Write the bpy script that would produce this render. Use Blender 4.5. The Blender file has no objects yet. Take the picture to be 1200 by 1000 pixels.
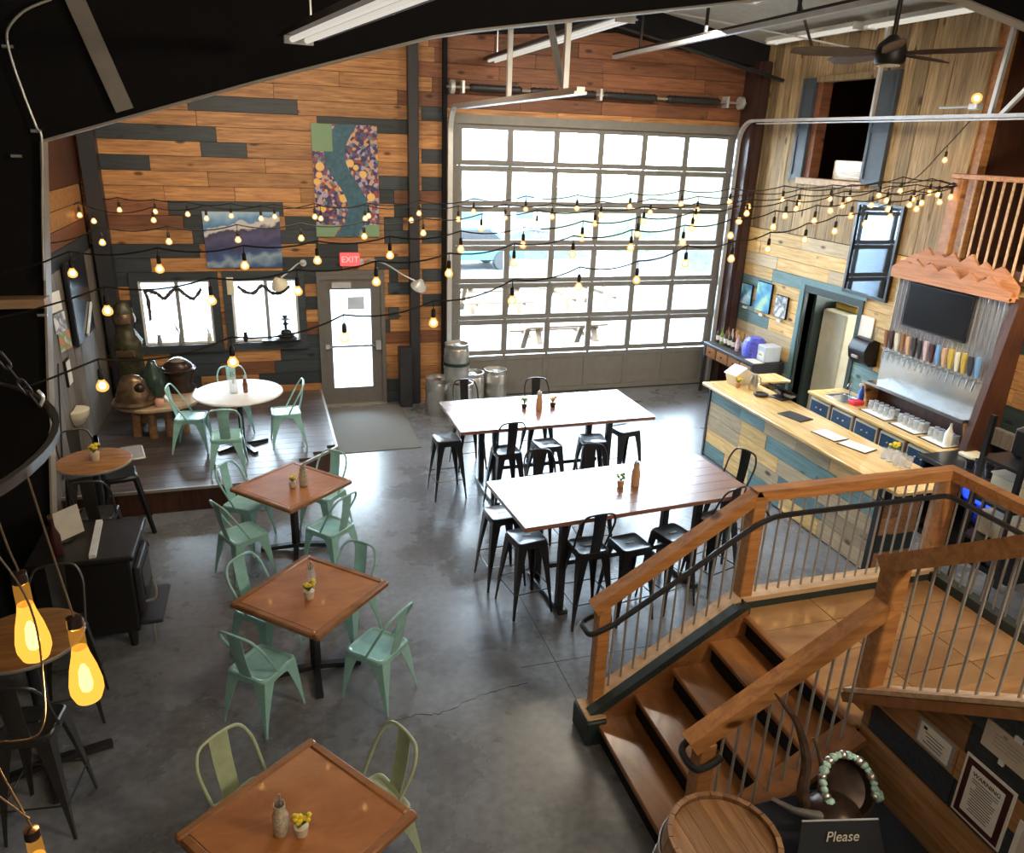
import bpy, bmesh, math, random
from mathutils import Vector, Matrix
random.seed(7)
S = bpy.context.scene
COL = S.collection
PI = math.pi

# ---------------------------------------------------------------- camera, world, lights, exposure
cam = bpy.data.cameras.new('camera')
cam.sensor_fit = 'HORIZONTAL'; cam.sensor_width = 36.0
cam.lens = 36.0 * 891.2 / 1200.0
cam.clip_start = 0.05; cam.clip_end = 300
camo = bpy.data.objects.new('camera', cam); COL.objects.link(camo)
R_ = Matrix(((0.956278, -0.290294, 0.035537), (-0.069997, -0.345156, -0.935931), (0.283961, 0.892523, -0.350385)))
camo.matrix_world = Matrix.Translation((0, 0, 4.15)) @ Matrix((R_[0], -R_[1], -R_[2])).transposed().to_4x4()
S.camera = camo

S.view_settings.view_transform = 'Standard'
S.view_settings.look = 'None'
S.view_settings.gamma = 1.0
S.view_settings.use_curve_mapping = False
S.view_settings.exposure = 1.15
S.cycles.use_denoising = True
S.cycles.max_bounces = 8
S.cycles.diffuse_bounces = 4
S.cycles.glossy_bounces = 4
S.cycles.transparent_max_bounces = 12
S.cycles.sample_clamp_indirect = 6.0

world = bpy.data.worlds.new('overcast_sky'); S.world = world
world.use_nodes = True
bg = world.node_tree.nodes['Background']
bg.inputs['Color'].default_value = (0.66, 0.84, 1.0, 1)
bg.inputs['Strength'].default_value = 18.0

def area_light(name, loc, target, sx, sy, power, color, portal=False):
    l = bpy.data.lights.new(name, 'AREA'); l.shape = 'RECTANGLE'; l.size = sx; l.size_y = sy
    l.energy = power; l.color = color
    if portal: l.cycles.is_portal = True
    o = bpy.data.objects.new(name, l); COL.objects.link(o)
    o.location = loc
    d = Vector(target) - Vector(loc)
    o.rotation_euler = d.to_track_quat('-Z', 'Y').to_euler()
    return o
area_light('sky_portal', (5.2, 12.22, 2.25), (5.2, 5, 2.25), 5.0, 4.4, 1, (1, 1, 1), True)
area_light('sky_portal', (-0.8, 12.22, 1.6), (-0.8, 5, 1.6), 2.4, 1.2, 1, (1, 1, 1), True)
area_light('sky_portal', (1.1, 12.22, 1.1), (1.1, 5, 1.1), 0.9, 2.0, 1, (1, 1, 1), True)
area_light('loft_fill_light', (1.5, -0.8, 5.2), (1.5, 7, 1.5), 4.0, 1.2, 30, (1.0, 0.83, 0.62))  # unseen lamp added behind the camera as warm frontal fill
area_light('hall_fill_light', (0.0, 7.7, 4.62), (-0.2, 11.2, 2.9), 2.4, 0.4, 52, (1.0, 0.86, 0.66))  # added lamp, hidden behind the rafter, to brighten the back wall planks
area_light('stair_fill_light', (4.2, 0.6, 4.9), (2.9, 3.0, 0.8), 0.6, 0.6, 60, (1.0, 0.80, 0.55))  # unseen lamp added to lift the dim stairs and landing
area_light('hall_fill_light', (4.6, 9.2, 5.5), (5.0, 10.4, 1.0), 2.4, 0.4, 70, (1.0, 0.88, 0.70))  # unseen area lamp added as fill for the middle of the hall
area_light('bar_fill_light', (6.7, 5.0, 3.6), (7.7, 7.0, 1.2), 1.2, 0.5, 35, (1.0, 0.84, 0.6))  # unseen area lamp added to brighten the bar and taps

# ---------------------------------------------------------------- materials
MATS = {}
def nodes_of(name):
    m = bpy.data.materials.new(name); m.use_nodes = True
    nt = m.node_tree
    return m, nt, nt.nodes['Principled BSDF']
def setp(b, **k):
    names = dict(color='Base Color', rough='Roughness', metal='Metallic', spec='Specular IOR Level', coat='Coat Weight',
                 coatr='Coat Roughness', emis='Emission Strength', emc='Emission Color', trans='Transmission Weight', ior='IOR', alpha='Alpha')
    for a, v in k.items():
        b.inputs[names[a]].default_value = (*v, 1) if isinstance(v, tuple) and len(v) == 3 else v
def plain(name, color, rough=0.5, metal=0.0, var=0.0, scale=8.0, bump=0.0, **k):
    """one colour with a faint procedural mottling"""
    m, nt, b = nodes_of(name); setp(b, color=color, rough=rough, metal=metal, **k)
    n = nt.nodes.new('ShaderNodeTexNoise'); n.inputs['Scale'].default_value = scale; n.inputs['Detail'].default_value = 5
    g = nt.nodes.new('ShaderNodeNewGeometry'); nt.links.new(g.outputs['Position'], n.inputs['Vector'])
    v = var if var else 0.08
    r = nt.nodes.new('ShaderNodeValToRGB'); r.color_ramp.elements[0].position = 0.3; r.color_ramp.elements[1].position = 0.7
    r.color_ramp.elements[0].color = tuple(c * (1 - v) for c in color) + (1,)
    r.color_ramp.elements[1].color = tuple(min(1, c * (1 + v)) for c in color) + (1,)
    nt.links.new(n.outputs['Fac'], r.inputs['Fac']); nt.links.new(r.outputs['Color'], b.inputs['Base Color'])
    if bump:
        bp = nt.nodes.new('ShaderNodeBump'); bp.inputs['Strength'].default_value = bump; bp.inputs['Distance'].default_value = 0.01
        nt.links.new(n.outputs['Fac'], bp.inputs['Height']); nt.links.new(bp.outputs['Normal'], b.inputs['Normal'])
    MATS[name] = m; return m
def wood(name, dark, light, axis='X', rough=0.5, scale=6.0, stretch=14.0, knots=True, rnd=0.35, local=False, coat_ior=None, **k):
    """board grain stretched along one axis; every board object gets its own tone and offset"""
    m, nt, b = nodes_of(name); setp(b, rough=rough, **k)
    L = nt.links.new
    if local:
        tc = nt.nodes.new('ShaderNodeTexCoord'); pos = tc.outputs['Object']
    else:
        g = nt.nodes.new('ShaderNodeNewGeometry'); pos = g.outputs['Position']
    oi = nt.nodes.new('ShaderNodeObjectInfo')
    off = nt.nodes.new('ShaderNodeVectorMath'); off.operation = 'SCALE'; off.inputs['Scale'].default_value = 37.0
    cmb = nt.nodes.new('ShaderNodeCombineXYZ')
    for i in range(3): L(oi.outputs['Random'], cmb.inputs[i])
    L(cmb.outputs[0], off.inputs[0])
    add = nt.nodes.new('ShaderNodeVectorMath'); L(pos, add.inputs[0]); L(off.outputs[0], add.inputs[1])
    mp = nt.nodes.new('ShaderNodeMapping')
    sc = {'X': (1, stretch, stretch), 'Y': (stretch, 1, stretch), 'Z': (stretch, stretch, 1)}[axis]
    mp.inputs['Scale'].default_value = sc; L(add.outputs[0], mp.inputs['Vector'])
    n = nt.nodes.new('ShaderNodeTexNoise'); n.inputs['Scale'].default_value = scale * 0.35; n.inputs['Detail'].default_value = 8; n.inputs['Roughness'].default_value = 0.62
    n.inputs['Distortion'].default_value = 0.6
    L(mp.outputs[0], n.inputs['Vector'])
    r = nt.nodes.new('ShaderNodeValToRGB'); r.color_ramp.elements[0].position = 0.30; r.color_ramp.elements[1].position = 0.68
    r.color_ramp.elements[0].color = (*dark, 1); r.color_ramp.elements[1].color = (*light, 1)
    L(n.outputs['Fac'], r.inputs['Fac'])
    col = r.outputs['Color']
    if knots:
        vo = nt.nodes.new('ShaderNodeTexVoronoi'); vo.inputs['Scale'].default_value = 2.6
        mp2 = nt.nodes.new('ShaderNodeMapping'); mp2.inputs['Scale'].default_value = {'X': (0.7, 1, 1.6), 'Y': (1, 0.7, 1.6), 'Z': (1.6, 1.6, 0.7)}[axis]
        L(add.outputs[0], mp2.inputs['Vector']); L(mp2.outputs[0], vo.inputs['Vector'])
        kr = nt.nodes.new('ShaderNodeValToRGB'); kr.color_ramp.elements[0].position = 0.07; kr.color_ramp.elements[1].position = 0.15
        kr.color_ramp.elements[0].color = (0.22, 0.16, 0.12, 1); kr.color_ramp.elements[1].color = (1, 1, 1, 1)
        L(vo.outputs['Distance'], kr.inputs['Fac'])
        mx = nt.nodes.new('ShaderNodeMix'); mx.data_type = 'RGBA'; mx.blend_type = 'MULTIPLY'; mx.inputs[0].default_value = 1
        L(col, mx.inputs[6]); L(kr.outputs['Color'], mx.inputs[7]); col = mx.outputs[2]
    hv = nt.nodes.new('ShaderNodeHueSaturation')
    mr = nt.nodes.new('ShaderNodeMapRange'); mr.inputs[3].default_value = 1 - rnd; mr.inputs[4].default_value = 1 + rnd
    L(oi.outputs['Random'], mr.inputs[0]); L(mr.outputs[0], hv.inputs['Value']); L(col, hv.inputs['Color'])
    L(hv.outputs['Color'], b.inputs['Base Color'])
    bp = nt.nodes.new('ShaderNodeBump'); bp.inputs['Strength'].default_value = 0.25; bp.inputs['Distance'].default_value = 0.004
    L(n.outputs['Fac'], bp.inputs['Height']); L(bp.outputs['Normal'], b.inputs['Normal'])
    if coat_ior: b.inputs['Coat IOR'].default_value = coat_ior
    MATS[name] = m; return m
def glow(name, color, strength):
    m, nt, b = nodes_of(name); setp(b, color=(0.02, 0.02, 0.02), rough=0.4, emc=color, emis=strength); MATS[name] = m; return m
def shell(name, color, strength, clear):
    """lit amber bulb glass: partly clear, glowing with the filament's warmth"""
    m = bpy.data.materials.new(name); m.use_nodes = True; nt = m.node_tree; nt.nodes.clear(); L = nt.links.new
    o = nt.nodes.new('ShaderNodeOutputMaterial'); mx = nt.nodes.new('ShaderNodeMixShader'); mx.inputs[0].default_value = clear
    e = nt.nodes.new('ShaderNodeEmission'); e.inputs[0].default_value = (*color, 1); e.inputs[1].default_value = strength / (1 - clear)
    t = nt.nodes.new('ShaderNodeBsdfTransparent'); t.inputs[0].default_value = (1.0, 0.85, 0.6, 1)
    L(e.outputs[0], mx.inputs[1]); L(t.outputs[0], mx.inputs[2]); L(mx.outputs[0], o.inputs[0]); MATS[name] = m; return m
def shell_glass(name, color, clear):
    """drinking glass: mostly clear with a pale bright body"""
    m = bpy.data.materials.new(name); m.use_nodes = True; nt = m.node_tree; b = nt.nodes['Principled BSDF']; L = nt.links.new
    setp(b, color=color, rough=0.06, coat=1.0, coatr=0.02)
    t = nt.nodes.new('ShaderNodeBsdfTransparent'); mx = nt.nodes.new('ShaderNodeMixShader'); mx.inputs[0].default_value = clear
    L(b.outputs[0], mx.inputs[1]); L(t.outputs[0], mx.inputs[2]); L(mx.outputs[0], nt.nodes['Material Output'].inputs[0]); MATS[name] = m; return m
def glass(name, tint=(1, 1, 1), rough=0.02, refl=1.0):
    """thin pane: clear transmission plus a fresnel reflection"""
    m = bpy.data.materials.new(name); m.use_nodes = True; nt = m.node_tree; nt.nodes.clear(); L = nt.links.new
    o = nt.nodes.new('ShaderNodeOutputMaterial'); mx = nt.nodes.new('ShaderNodeMixShader')
    t = nt.nodes.new('ShaderNodeBsdfTransparent'); t.inputs[0].default_value = (*tint, 1)
    g = nt.nodes.new('ShaderNodeBsdfGlossy'); g.inputs['Roughness'].default_value = rough
    f = nt.nodes.new('ShaderNodeFresnel'); f.inputs[0].default_value = 1.45
    L(f.outputs[0], mx.inputs[0]); L(t.outputs[0], mx.inputs[1]); L(g.outputs[0], mx.inputs[2]); L(mx.outputs[0], o.inputs[0])
    MATS[name] = m; return m

wood('pine_orange', (0.23, 0.090, 0.030), (0.60, 0.295, 0.108), 'X', 0.55, rnd=0.22)
wood('pine_dark_blue', (0.018, 0.024, 0.030), (0.045, 0.056, 0.066), 'X', 0.55, rnd=0.3)
wood('pine_red_brown', (0.13, 0.046, 0.022), (0.29, 0.115, 0.052), 'X', 0.6, rnd=0.3)
wood('wall_gold', (0.52, 0.30, 0.09), (0.86, 0.60, 0.26), 'Y', 0.6, rnd=0.2)
wood('wall_tan', (0.33, 0.25, 0.15), (0.58, 0.46, 0.29), 'Y', 0.65, rnd=0.2)
wood('wall_teal', (0.085, 0.17, 0.18), (0.19, 0.31, 0.32), 'Y', 0.6, rnd=0.25)
wood('wall_brown', (0.20, 0.09, 0.03), (0.42, 0.22, 0.09), 'Y', 0.6, rnd=0.3)
wood('wall_dark_green', (0.012, 0.025, 0.028), (0.03, 0.05, 0.052), 'Y', 0.6, rnd=0.2)
wood('barn_board', (0.17, 0.105, 0.045), (0.50, 0.36, 0.19), 'Z', 0.7, rnd=0.38)
wood('left_panel', (0.11, 0.095, 0.082), (0.24, 0.21, 0.18), 'Z', 0.6, rnd=0.2, knots=False)
wood('bar_top_wood', (0.52, 0.32, 0.10), (0.86, 0.62, 0.28), 'Y', 0.22, rnd=0.1, knots=False, coat=0.6, coatr=0.08)
wood('high_top_wood', (0.20, 0.075, 0.045), (0.38, 0.17, 0.10), 'X', 0.3, rnd=0.1, knots=False, coat=1.0, coatr=0.20, spec=1.0, coat_ior=1.62)
wood('copper_top', (0.33, 0.115, 0.032), (0.50, 0.20, 0.062), 'X', 0.35, scale=9, stretch=2.0, rnd=0.08, knots=False, coat=0.6, coatr=0.05)
wood('edge_wood', (0.20, 0.075, 0.022), (0.38, 0.16, 0.05), 'X', 0.35, stretch=5, rnd=0.1, knots=False, coat=0.4, coatr=0.15)
wood('rail_wood', (0.30, 0.115, 0.035), (0.58, 0.27, 0.09), 'X', 0.42, rnd=0.12, stretch=9)
wood('rail_wood_pale', (0.42, 0.26, 0.14), (0.66, 0.46, 0.28), 'X', 0.5, rnd=0.1, stretch=9, knots=False)
wood('tread_wood', (0.16, 0.055, 0.018), (0.46, 0.20, 0.065), 'Y', 0.28, scale=4, stretch=3, rnd=0.2, knots=False, coat=0.5, coatr=0.15)
wood('landing_tile', (0.24, 0.11, 0.04), (0.50, 0.28, 0.12), 'X', 0.35, scale=5, stretch=2, rnd=0.18, knots=False, coat=0.9, coatr=0.08)
wood('barrel_oak', (0.20, 0.09, 0.035), (0.44, 0.25, 0.12), 'Y', 0.5, rnd=0.15, knots=False)
wood('deck_board', (0.055, 0.042, 0.038), (0.13, 0.105, 0.10), 'X', 0.33, rnd=0.25, knots=False)
wood('cedar_carving', (0.34, 0.13, 0.055), (0.58, 0.27, 0.13), 'Y', 0.6, rnd=0.12, knots=False)
wood('dark_walnut', (0.04, 0.014, 0.008), (0.10, 0.036, 0.019), 'Z', 0.45, rnd=0.15, knots=False)
wood('patio_timber', (0.09, 0.055, 0.03), (0.16, 0.10, 0.055), 'X', 0.7, rnd=0.15, knots=False)
wood('bistro_top', (0.20, 0.075, 0.02), (0.50, 0.23, 0.07), 'X', 0.35, scale=10, stretch=6, rnd=0.15, knots=False, coat=0.4, coatr=0.15)
wood('live_edge', (0.34, 0.23, 0.13), (0.62, 0.46, 0.30), 'X', 0.4, rnd=0.1, knots=False)
plain('mint_steel', (0.33, 0.62, 0.59), 0.32, 0.0, var=0.10, scale=14, coat=0.35, coatr=0.15)
plain('mint_steel_olive', (0.42, 0.50, 0.33), 0.36, 0.0, var=0.15, scale=14, coat=0.3, coatr=0.2)  # yellower mint for the two chairs at the closest table
plain('black_steel', (0.014, 0.015, 0.018), 0.32, 0.0, coat=0.4, coatr=0.15)
plain('gunmetal', (0.10, 0.095, 0.088), 0.34, 0.75)
plain('wire_tan', (0.10, 0.065, 0.04), 0.5)
plain('hoop_iron', (0.035, 0.032, 0.030), 0.55, 0.3, var=0.5, scale=25)
plain('black_iron', (0.012, 0.012, 0.013), 0.45)
plain('black_plastic', (0.012, 0.012, 0.014), 0.3)
plain('black_paint', (0.014, 0.014, 0.0165), 0.85, spec=0.15)
plain('charcoal_steel', (0.028, 0.028, 0.034), 0.45)
plain('brown_column', (0.05, 0.022, 0.018), 0.45)
plain('beige_steel', (0.40, 0.36, 0.29), 0.4)
plain('grey_steel', (0.36, 0.34, 0.31), 0.4, 0.3)
plain('door_grey', (0.15, 0.14, 0.13), 0.45)
plain('garage_grey', (0.20, 0.192, 0.178), 0.45)
plain('galvanized', (0.70, 0.73, 0.75), 0.32, 0.5)
plain('corrugated_metal', (0.74, 0.76, 0.80), 0.25, 0.9)
plain('bronze_olive', (0.055, 0.050, 0.026), 0.42, 0.35, var=0.6, scale=12)
plain('disc_iron', (0.005, 0.004, 0.0035), 0.9, spec=0.05)
plain('mirror_glass', (0.20, 0.235, 0.28), 0.03, 1.0, var=0.03)
plain('stainless', (0.62, 0.64, 0.65), 0.26, 0.95)
plain('keg_steel', (0.62, 0.61, 0.58), 0.3, 0.9, var=0.15)
plain('white_paint', (0.80, 0.81, 0.80), 0.4)
plain('white_wall', (0.78, 0.78, 0.75), 0.6)
plain('cream', (0.72, 0.66, 0.50), 0.5)
plain('paper', (0.80, 0.78, 0.72), 0.7)
plain('paper_old', (0.62, 0.55, 0.47), 0.7)
plain('ink', (0.03, 0.025, 0.02), 0.7)
plain('maroon', (0.05, 0.008, 0.008), 0.5)
plain('exit_red', (0.80, 0.10, 0.11), 0.4, emc=(0.9, 0.12, 0.13), emis=0.35)
plain('exit_letter', (0.95, 0.50, 0.48), 0.4, emc=(0.95, 0.35, 0.33), emis=0.35)
plain('mat_grey', (0.16, 0.155, 0.14), 0.95, var=0.2, scale=160, bump=0.6)
plain('shutter_blue', (0.060, 0.078, 0.098), 0.5)
plain('navy_paint', (0.022, 0.060, 0.125), 0.4)
plain('fridge_beige', (0.48, 0.45, 0.34), 0.5)
plain('dark_green_frame', (0.02, 0.035, 0.035), 0.5)
plain('teal_trim', (0.11, 0.21, 0.22), 0.5)
plain('blue_plastic', (0.10, 0.11, 0.62), 0.35, var=0.4, scale=30)
plain('blue_bottle', (0.03, 0.12, 0.62), 0.3)
plain('red_plastic', (0.65, 0.03, 0.06), 0.4)
plain('clear_plastic', (0.62, 0.70, 0.86), 0.25)
plain('yellow_petal', (0.85, 0.62, 0.04), 0.6, var=0.25, scale=60)
plain('leaf_green', (0.16, 0.30, 0.05), 0.6, var=0.3, scale=50)
plain('terracotta', (0.50, 0.24, 0.11), 0.7)
plain('pot_white', (0.70, 0.60, 0.48), 0.5)
plain('bronze', (0.20, 0.135, 0.085), 0.32, 0.8, var=0.4, scale=9)
plain('bronze_dark', (0.055, 0.035, 0.028), 0.3, 0.6, var=0.4, scale=9)
plain('vase_green', (0.022, 0.045, 0.036), 0.25, var=0.3, scale=8)
plain('candle_pink', (0.70, 0.36, 0.26), 0.5)
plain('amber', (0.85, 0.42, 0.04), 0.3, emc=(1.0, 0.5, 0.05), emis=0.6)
plain('turquoise', (0.42, 0.66, 0.60), 0.35, var=0.45, scale=60)
plain('horn', (0.07, 0.04, 0.025), 0.25, var=0.4, scale=20)
plain('rubber', (0.012, 0.012, 0.012), 0.7)
plain('cord_black', (0.010, 0.009, 0.008), 0.6)
plain('brass', (0.45, 0.24, 0.06), 0.35, 0.9)
plain('tv_black', (0.010, 0.010, 0.012), 0.16)
plain('roof_grey', (0.56, 0.57, 0.53), 0.8)
plain('spring_black', (0.02, 0.02, 0.022), 0.5)
plain('patio_concrete', (0.085, 0.092, 0.095), 0.85, var=0.12, scale=1.5)
plain('lawn', (0.030, 0.041, 0.019), 0.95, var=0.35, scale=0.6)
plain('gravel', (0.014, 0.017, 0.021), 0.95, var=0.5, scale=4, bump=0.8)
plain('far_wall_white', (0.74, 0.75, 0.74), 0.7)
plain('far_window_blue', (0.035, 0.06, 0.07), 0.2)
plain('car_teal', (0.03, 0.09, 0.105), 0.3)
plain('bush_green', (0.035, 0.05, 0.028), 0.9, var=0.5, scale=5, bump=0.8)
plain('jar_glass', (0.50, 0.46, 0.36), 0.12, coat=1.0, coatr=0.03, var=0.35, scale=70)
plain('sauce_brown', (0.16, 0.06, 0.03), 0.25)
plain('garland_brown', (0.07, 0.05, 0.045), 0.9, var=0.5, scale=60)
plain('orange_plastic', (0.80, 0.35, 0.10), 0.4)
plain('stove_black', (0.011, 0.010, 0.010), 0.42)
plain('tap_blue', (0.16, 0.34, 0.62), 0.35)
plain('tap_wood', (0.26, 0.11, 0.04), 0.4)
plain('tap_gold', (0.50, 0.34, 0.05), 0.4)
plain('tap_tan', (0.62, 0.38, 0.22), 0.4)
plain('tap_pink', (0.62, 0.44, 0.46), 0.4)
plain('socket_amber', (0.20, 0.10, 0.02), 0.3)
plain('cup_black', (0.02, 0.02, 0.024), 0.3)
glow('bulb_glow', (1.0, 0.66, 0.30), 13.0)
shell('bulb_shell', (1.0, 0.50, 0.14), 0.46, 0.45)
glow('edison_core', (1.0, 0.70, 0.28), 3.4)
shell('edison_shell', (1.0, 0.46, 0.06), 0.52, 0.35)
glow('tube_glow', (1.0, 0.93, 0.80), 0.30)
glow('cooler_blue', (0.03, 0.10, 1.0), 1.2)
glass('pane_glass')
shell('amber_neck', (0.9, 0.40, 0.06), 0.10, 0.7)
shell_glass('tumbler_glass', (0.80, 0.84, 0.86), 0.70)

# concrete floor: worn dark grey, mottled, softly glossy, one long crack
def concrete():
    m, nt, b = nodes_of('sealed_concrete'); L = nt.links.new
    g = nt.nodes.new('ShaderNodeNewGeometry')
    n1 = nt.nodes.new('ShaderNodeTexNoise'); n1.inputs['Scale'].default_value = 0.9; n1.inputs['Detail'].default_value = 9; n1.inputs['Roughness'].default_value = 0.65
    n2 = nt.nodes.new('ShaderNodeTexNoise'); n2.inputs['Scale'].default_value = 14; n2.inputs['Detail'].default_value = 6
    L(g.outputs['Position'], n1.inputs['Vector']); L(g.outputs['Position'], n2.inputs['Vector'])
    r = nt.nodes.new('ShaderNodeValToRGB'); r.color_ramp.elements[0].position = 0.25; r.color_ramp.elements[1].position = 0.78
    r.color_ramp.elements[0].color = (0.10, 0.105, 0.118, 1); r.color_ramp.elements[1].color = (0.26, 0.275, 0.305, 1)
    L(n1.outputs['Fac'], r.inputs['Fac'])
    mx = nt.nodes.new('ShaderNodeMix'); mx.data_type = 'RGBA'; mx.blend_type = 'OVERLAY'; mx.inputs[0].default_value = 0.5
    L(r.outputs['Color'], mx.inputs[6]); L(n2.outputs['Fac'], mx.inputs[7])
    L(mx.outputs[2], b.inputs['Base Color'])
    rr = nt.nodes.new('ShaderNodeMapRange'); rr.inputs[1].default_value = 0.3; rr.inputs[2].default_value = 0.7; rr.inputs[3].default_value = 0.20; rr.inputs[4].default_value = 0.38
    L(n1.outputs['Fac'], rr.inputs[0]); L(rr.outputs[0], b.inputs['Roughness'])
    b.inputs['Specular IOR Level'].default_value = 0.6
    bp = nt.nodes.new('ShaderNodeBump'); bp.inputs['Strength'].default_value = 0.06; bp.inputs['Distance'].default_value = 0.01
    L(n2.outputs['Fac'], bp.inputs['Height']); L(bp.outputs['Normal'], b.inputs['Normal'])
    MATS['sealed_concrete'] = m
concrete()

# flat artworks: procedural paint on canvas
def art_abstract(name):
    """tall mosaic painting: a dark blue river between speckled violet banks with pale leaf blots and green corners"""
    m, nt, b = nodes_of(name); L = nt.links.new; N = nt.nodes.new
    tc = N('ShaderNodeTexCoord'); sep = N('ShaderNodeSeparateXYZ'); L(tc.outputs['Object'], sep.inputs[0])
    def math_(op, a, c, d=None):
        q = N('ShaderNodeMath'); q.operation = op
        for i, v in enumerate((a, c)):
            if v is None: continue
            if isinstance(v, (int, float)): q.inputs[i].default_value = v
            else: L(v, q.inputs[i])
        return q.outputs[0]
    z = sep.outputs['Z']; x = sep.outputs['X']
    s = math_('MULTIPLY', math_('SINE', math_('MULTIPLY', z, 4.2), None), 0.16)
    d = math_('ABSOLUTE', math_('SUBTRACT', math_('ADD', x, s), 0.0), None)
    river = math_('LESS_THAN', d, 0.15)
    vor = N('ShaderNodeTexVoronoi'); vor.inputs['Scale'].default_value = 22; L(tc.outputs['Object'], vor.inputs['Vector'])
    cr = N('ShaderNodeValToRGB'); cr.color_ramp.interpolation = 'CONSTANT'
    E = cr.color_ramp.elements
    E[0].color = (0.05, 0.04, 0.12, 1); E[1].position = 0.28; E[1].color = (0.30, 0.07, 0.06, 1)
    for p, c in ((0.45, (0.42, 0.36, 0.50)), (0.6, (0.10, 0.08, 0.20)), (0.75, (0.62, 0.34, 0.16)), (0.88, (0.16, 0.22, 0.28))):
        e = E.new(p); e.color = (*c, 1)
    sp = N('ShaderNodeSeparateColor'); L(vor.outputs['Color'], sp.inputs[0]); L(sp.outputs[0], cr.inputs['Fac'])
    nz = N('ShaderNodeTexNoise'); nz.inputs['Scale'].default_value = 18; L(tc.outputs['Object'], nz.inputs['Vector'])
    rv = N('ShaderNodeValToRGB'); rv.color_ramp.elements[0].color = (0.015, 0.05, 0.09, 1); rv.color_ramp.elements[1].color = (0.07, 0.19, 0.25, 1)
    L(nz.outputs['Fac'], rv.inputs['Fac'])
    v2 = N('ShaderNodeTexVoronoi'); v2.inputs['Scale'].default_value = 4.2; L(tc.outputs['Object'], v2.inputs['Vector'])
    blot = math_('LESS_THAN', v2.outputs['Distance'], 0.26)
    a1 = N('ShaderNodeMix'); a1.data_type = 'RGBA'; L(blot, a1.inputs[0]); L(cr.outputs['Color'], a1.inputs[6]); a1.inputs[7].default_value = (0.82, 0.50, 0.16, 1)
    a2 = N('ShaderNodeMix'); a2.data_type = 'RGBA'; L(river, a2.inputs[0]); L(a1.outputs[2], a2.inputs[6]); L(rv.outputs['Color'], a2.inputs[7])
    corner = math_('LESS_THAN', x, -0.18)
    high = math_('GREATER_THAN', z, 0.42)
    low = math_('LESS_THAN', z, -0.62)
    cc = math_('MAXIMUM', math_('MULTIPLY', corner, high), math_('MULTIPLY', math_('GREATER_THAN', d, 0.18), low))
    a3 = N('ShaderNodeMix'); a3.data_type = 'RGBA'; L(cc, a3.inputs[0]); L(a2.outputs[2], a3.inputs[6]); a3.inputs[7].default_value = (0.20, 0.32, 0.19, 1)
    L(a3.outputs[2], b.inputs['Base Color']); setp(b, rough=0.6); MATS[name] = m
art_abstract('river_painting')
def art_mountain(name):
    """wide painting: pale blue sky, dark slope with a snow band, blue foreground with white brush marks"""
    m, nt, b = nodes_of(name); L = nt.links.new; N = nt.nodes.new
    tc = N('ShaderNodeTexCoord'); sep = N('ShaderNodeSeparateXYZ'); L(tc.outputs['Object'], sep.inputs[0])
    nz = N('ShaderNodeTexNoise'); nz.inputs['Scale'].default_value = 5; nz.inputs['Detail'].default_value = 6; L(tc.outputs['Object'], nz.inputs['Vector'])
    ad = N('ShaderNodeMath'); ad.operation = 'MULTIPLY_ADD'; L(nz.outputs['Fac'], ad.inputs[0]); ad.inputs[1].default_value = 0.35; L(sep.outputs['Z'], ad.inputs[2])
    tl = N('ShaderNodeMath'); tl.operation = 'MULTIPLY_ADD'; L(sep.outputs['X'], tl.inputs[0]); tl.inputs[1].default_value = -0.12; L(ad.outputs[0], tl.inputs[2])
    mr = N('ShaderNodeMapRange'); mr.inputs[1].default_value = -0.25; mr.inputs[2].default_value = 0.6; L(tl.outputs[0], mr.inputs[0])
    cr = N('ShaderNodeValToRGB'); E = cr.color_ramp.elements
    E[0].color = (0.03, 0.09, 0.24, 1); E[1].position = 1.0; E[1].color = (0.42, 0.58, 0.72, 1)
    for p, c in ((0.16, (0.30, 0.40, 0.50)), (0.26, (0.05, 0.10, 0.26)), (0.40, (0.045, 0.045, 0.13)), (0.56, (0.10, 0.09, 0.20)), (0.66, (0.05, 0.05, 0.10)),
                 (0.70, (0.66, 0.63, 0.62)), (0.78, (0.60, 0.58, 0.60)), (0.80, (0.10, 0.24, 0.52)), (0.9, (0.25, 0.45, 0.66))):
        e = E.new(p); e.color = (*c, 1)
    L(mr.outputs[0], cr.inputs['Fac']); L(cr.outputs['Color'], b.inputs['Base Color']); setp(b, rough=0.5); MATS[name] = m
art_mountain('mountain_painting')
def art_blotch(name, c1, c2, c3, scale=6):
    m, nt, b = nodes_of(name); L = nt.links.new; N = nt.nodes.new
    tc = N('ShaderNodeTexCoord')
    nz = N('ShaderNodeTexNoise'); nz.inputs['Scale'].default_value = scale; nz.inputs['Detail'].default_value = 3; L(tc.outputs['Object'], nz.inputs['Vector'])
    cr = N('ShaderNodeValToRGB'); cr.color_ramp.elements[0].position = 0.35; cr.color_ramp.elements[1].position = 0.62
    cr.color_ramp.elements[0].color = (*c1, 1); cr.color_ramp.elements[1].color = (*c3, 1)
    e = cr.color_ramp.elements.new(0.5); e.color = (*c2, 1)
    L(nz.outputs['Fac'], cr.inputs['Fac']); L(cr.outputs['Color'], b.inputs['Base Color']); setp(b, rough=0.5); MATS[name] = m
art_blotch('poster_blue', (0.03, 0.10, 0.30), (0.14, 0.42, 0.55), (0.62, 0.76, 0.80), 5)
art_blotch('poster_sea', (0.04, 0.20, 0.50), (0.10, 0.45, 0.62), (0.45, 0.72, 0.50), 4)
art_blotch('poster_grey', (0.70, 0.72, 0.74), (0.12, 0.14, 0.18), (0.75, 0.76, 0.78), 6)
art_blotch('poster_multi', (0.70, 0.68, 0.66), (0.16, 0.30, 0.12), (0.62, 0.22, 0.08), 7)
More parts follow.
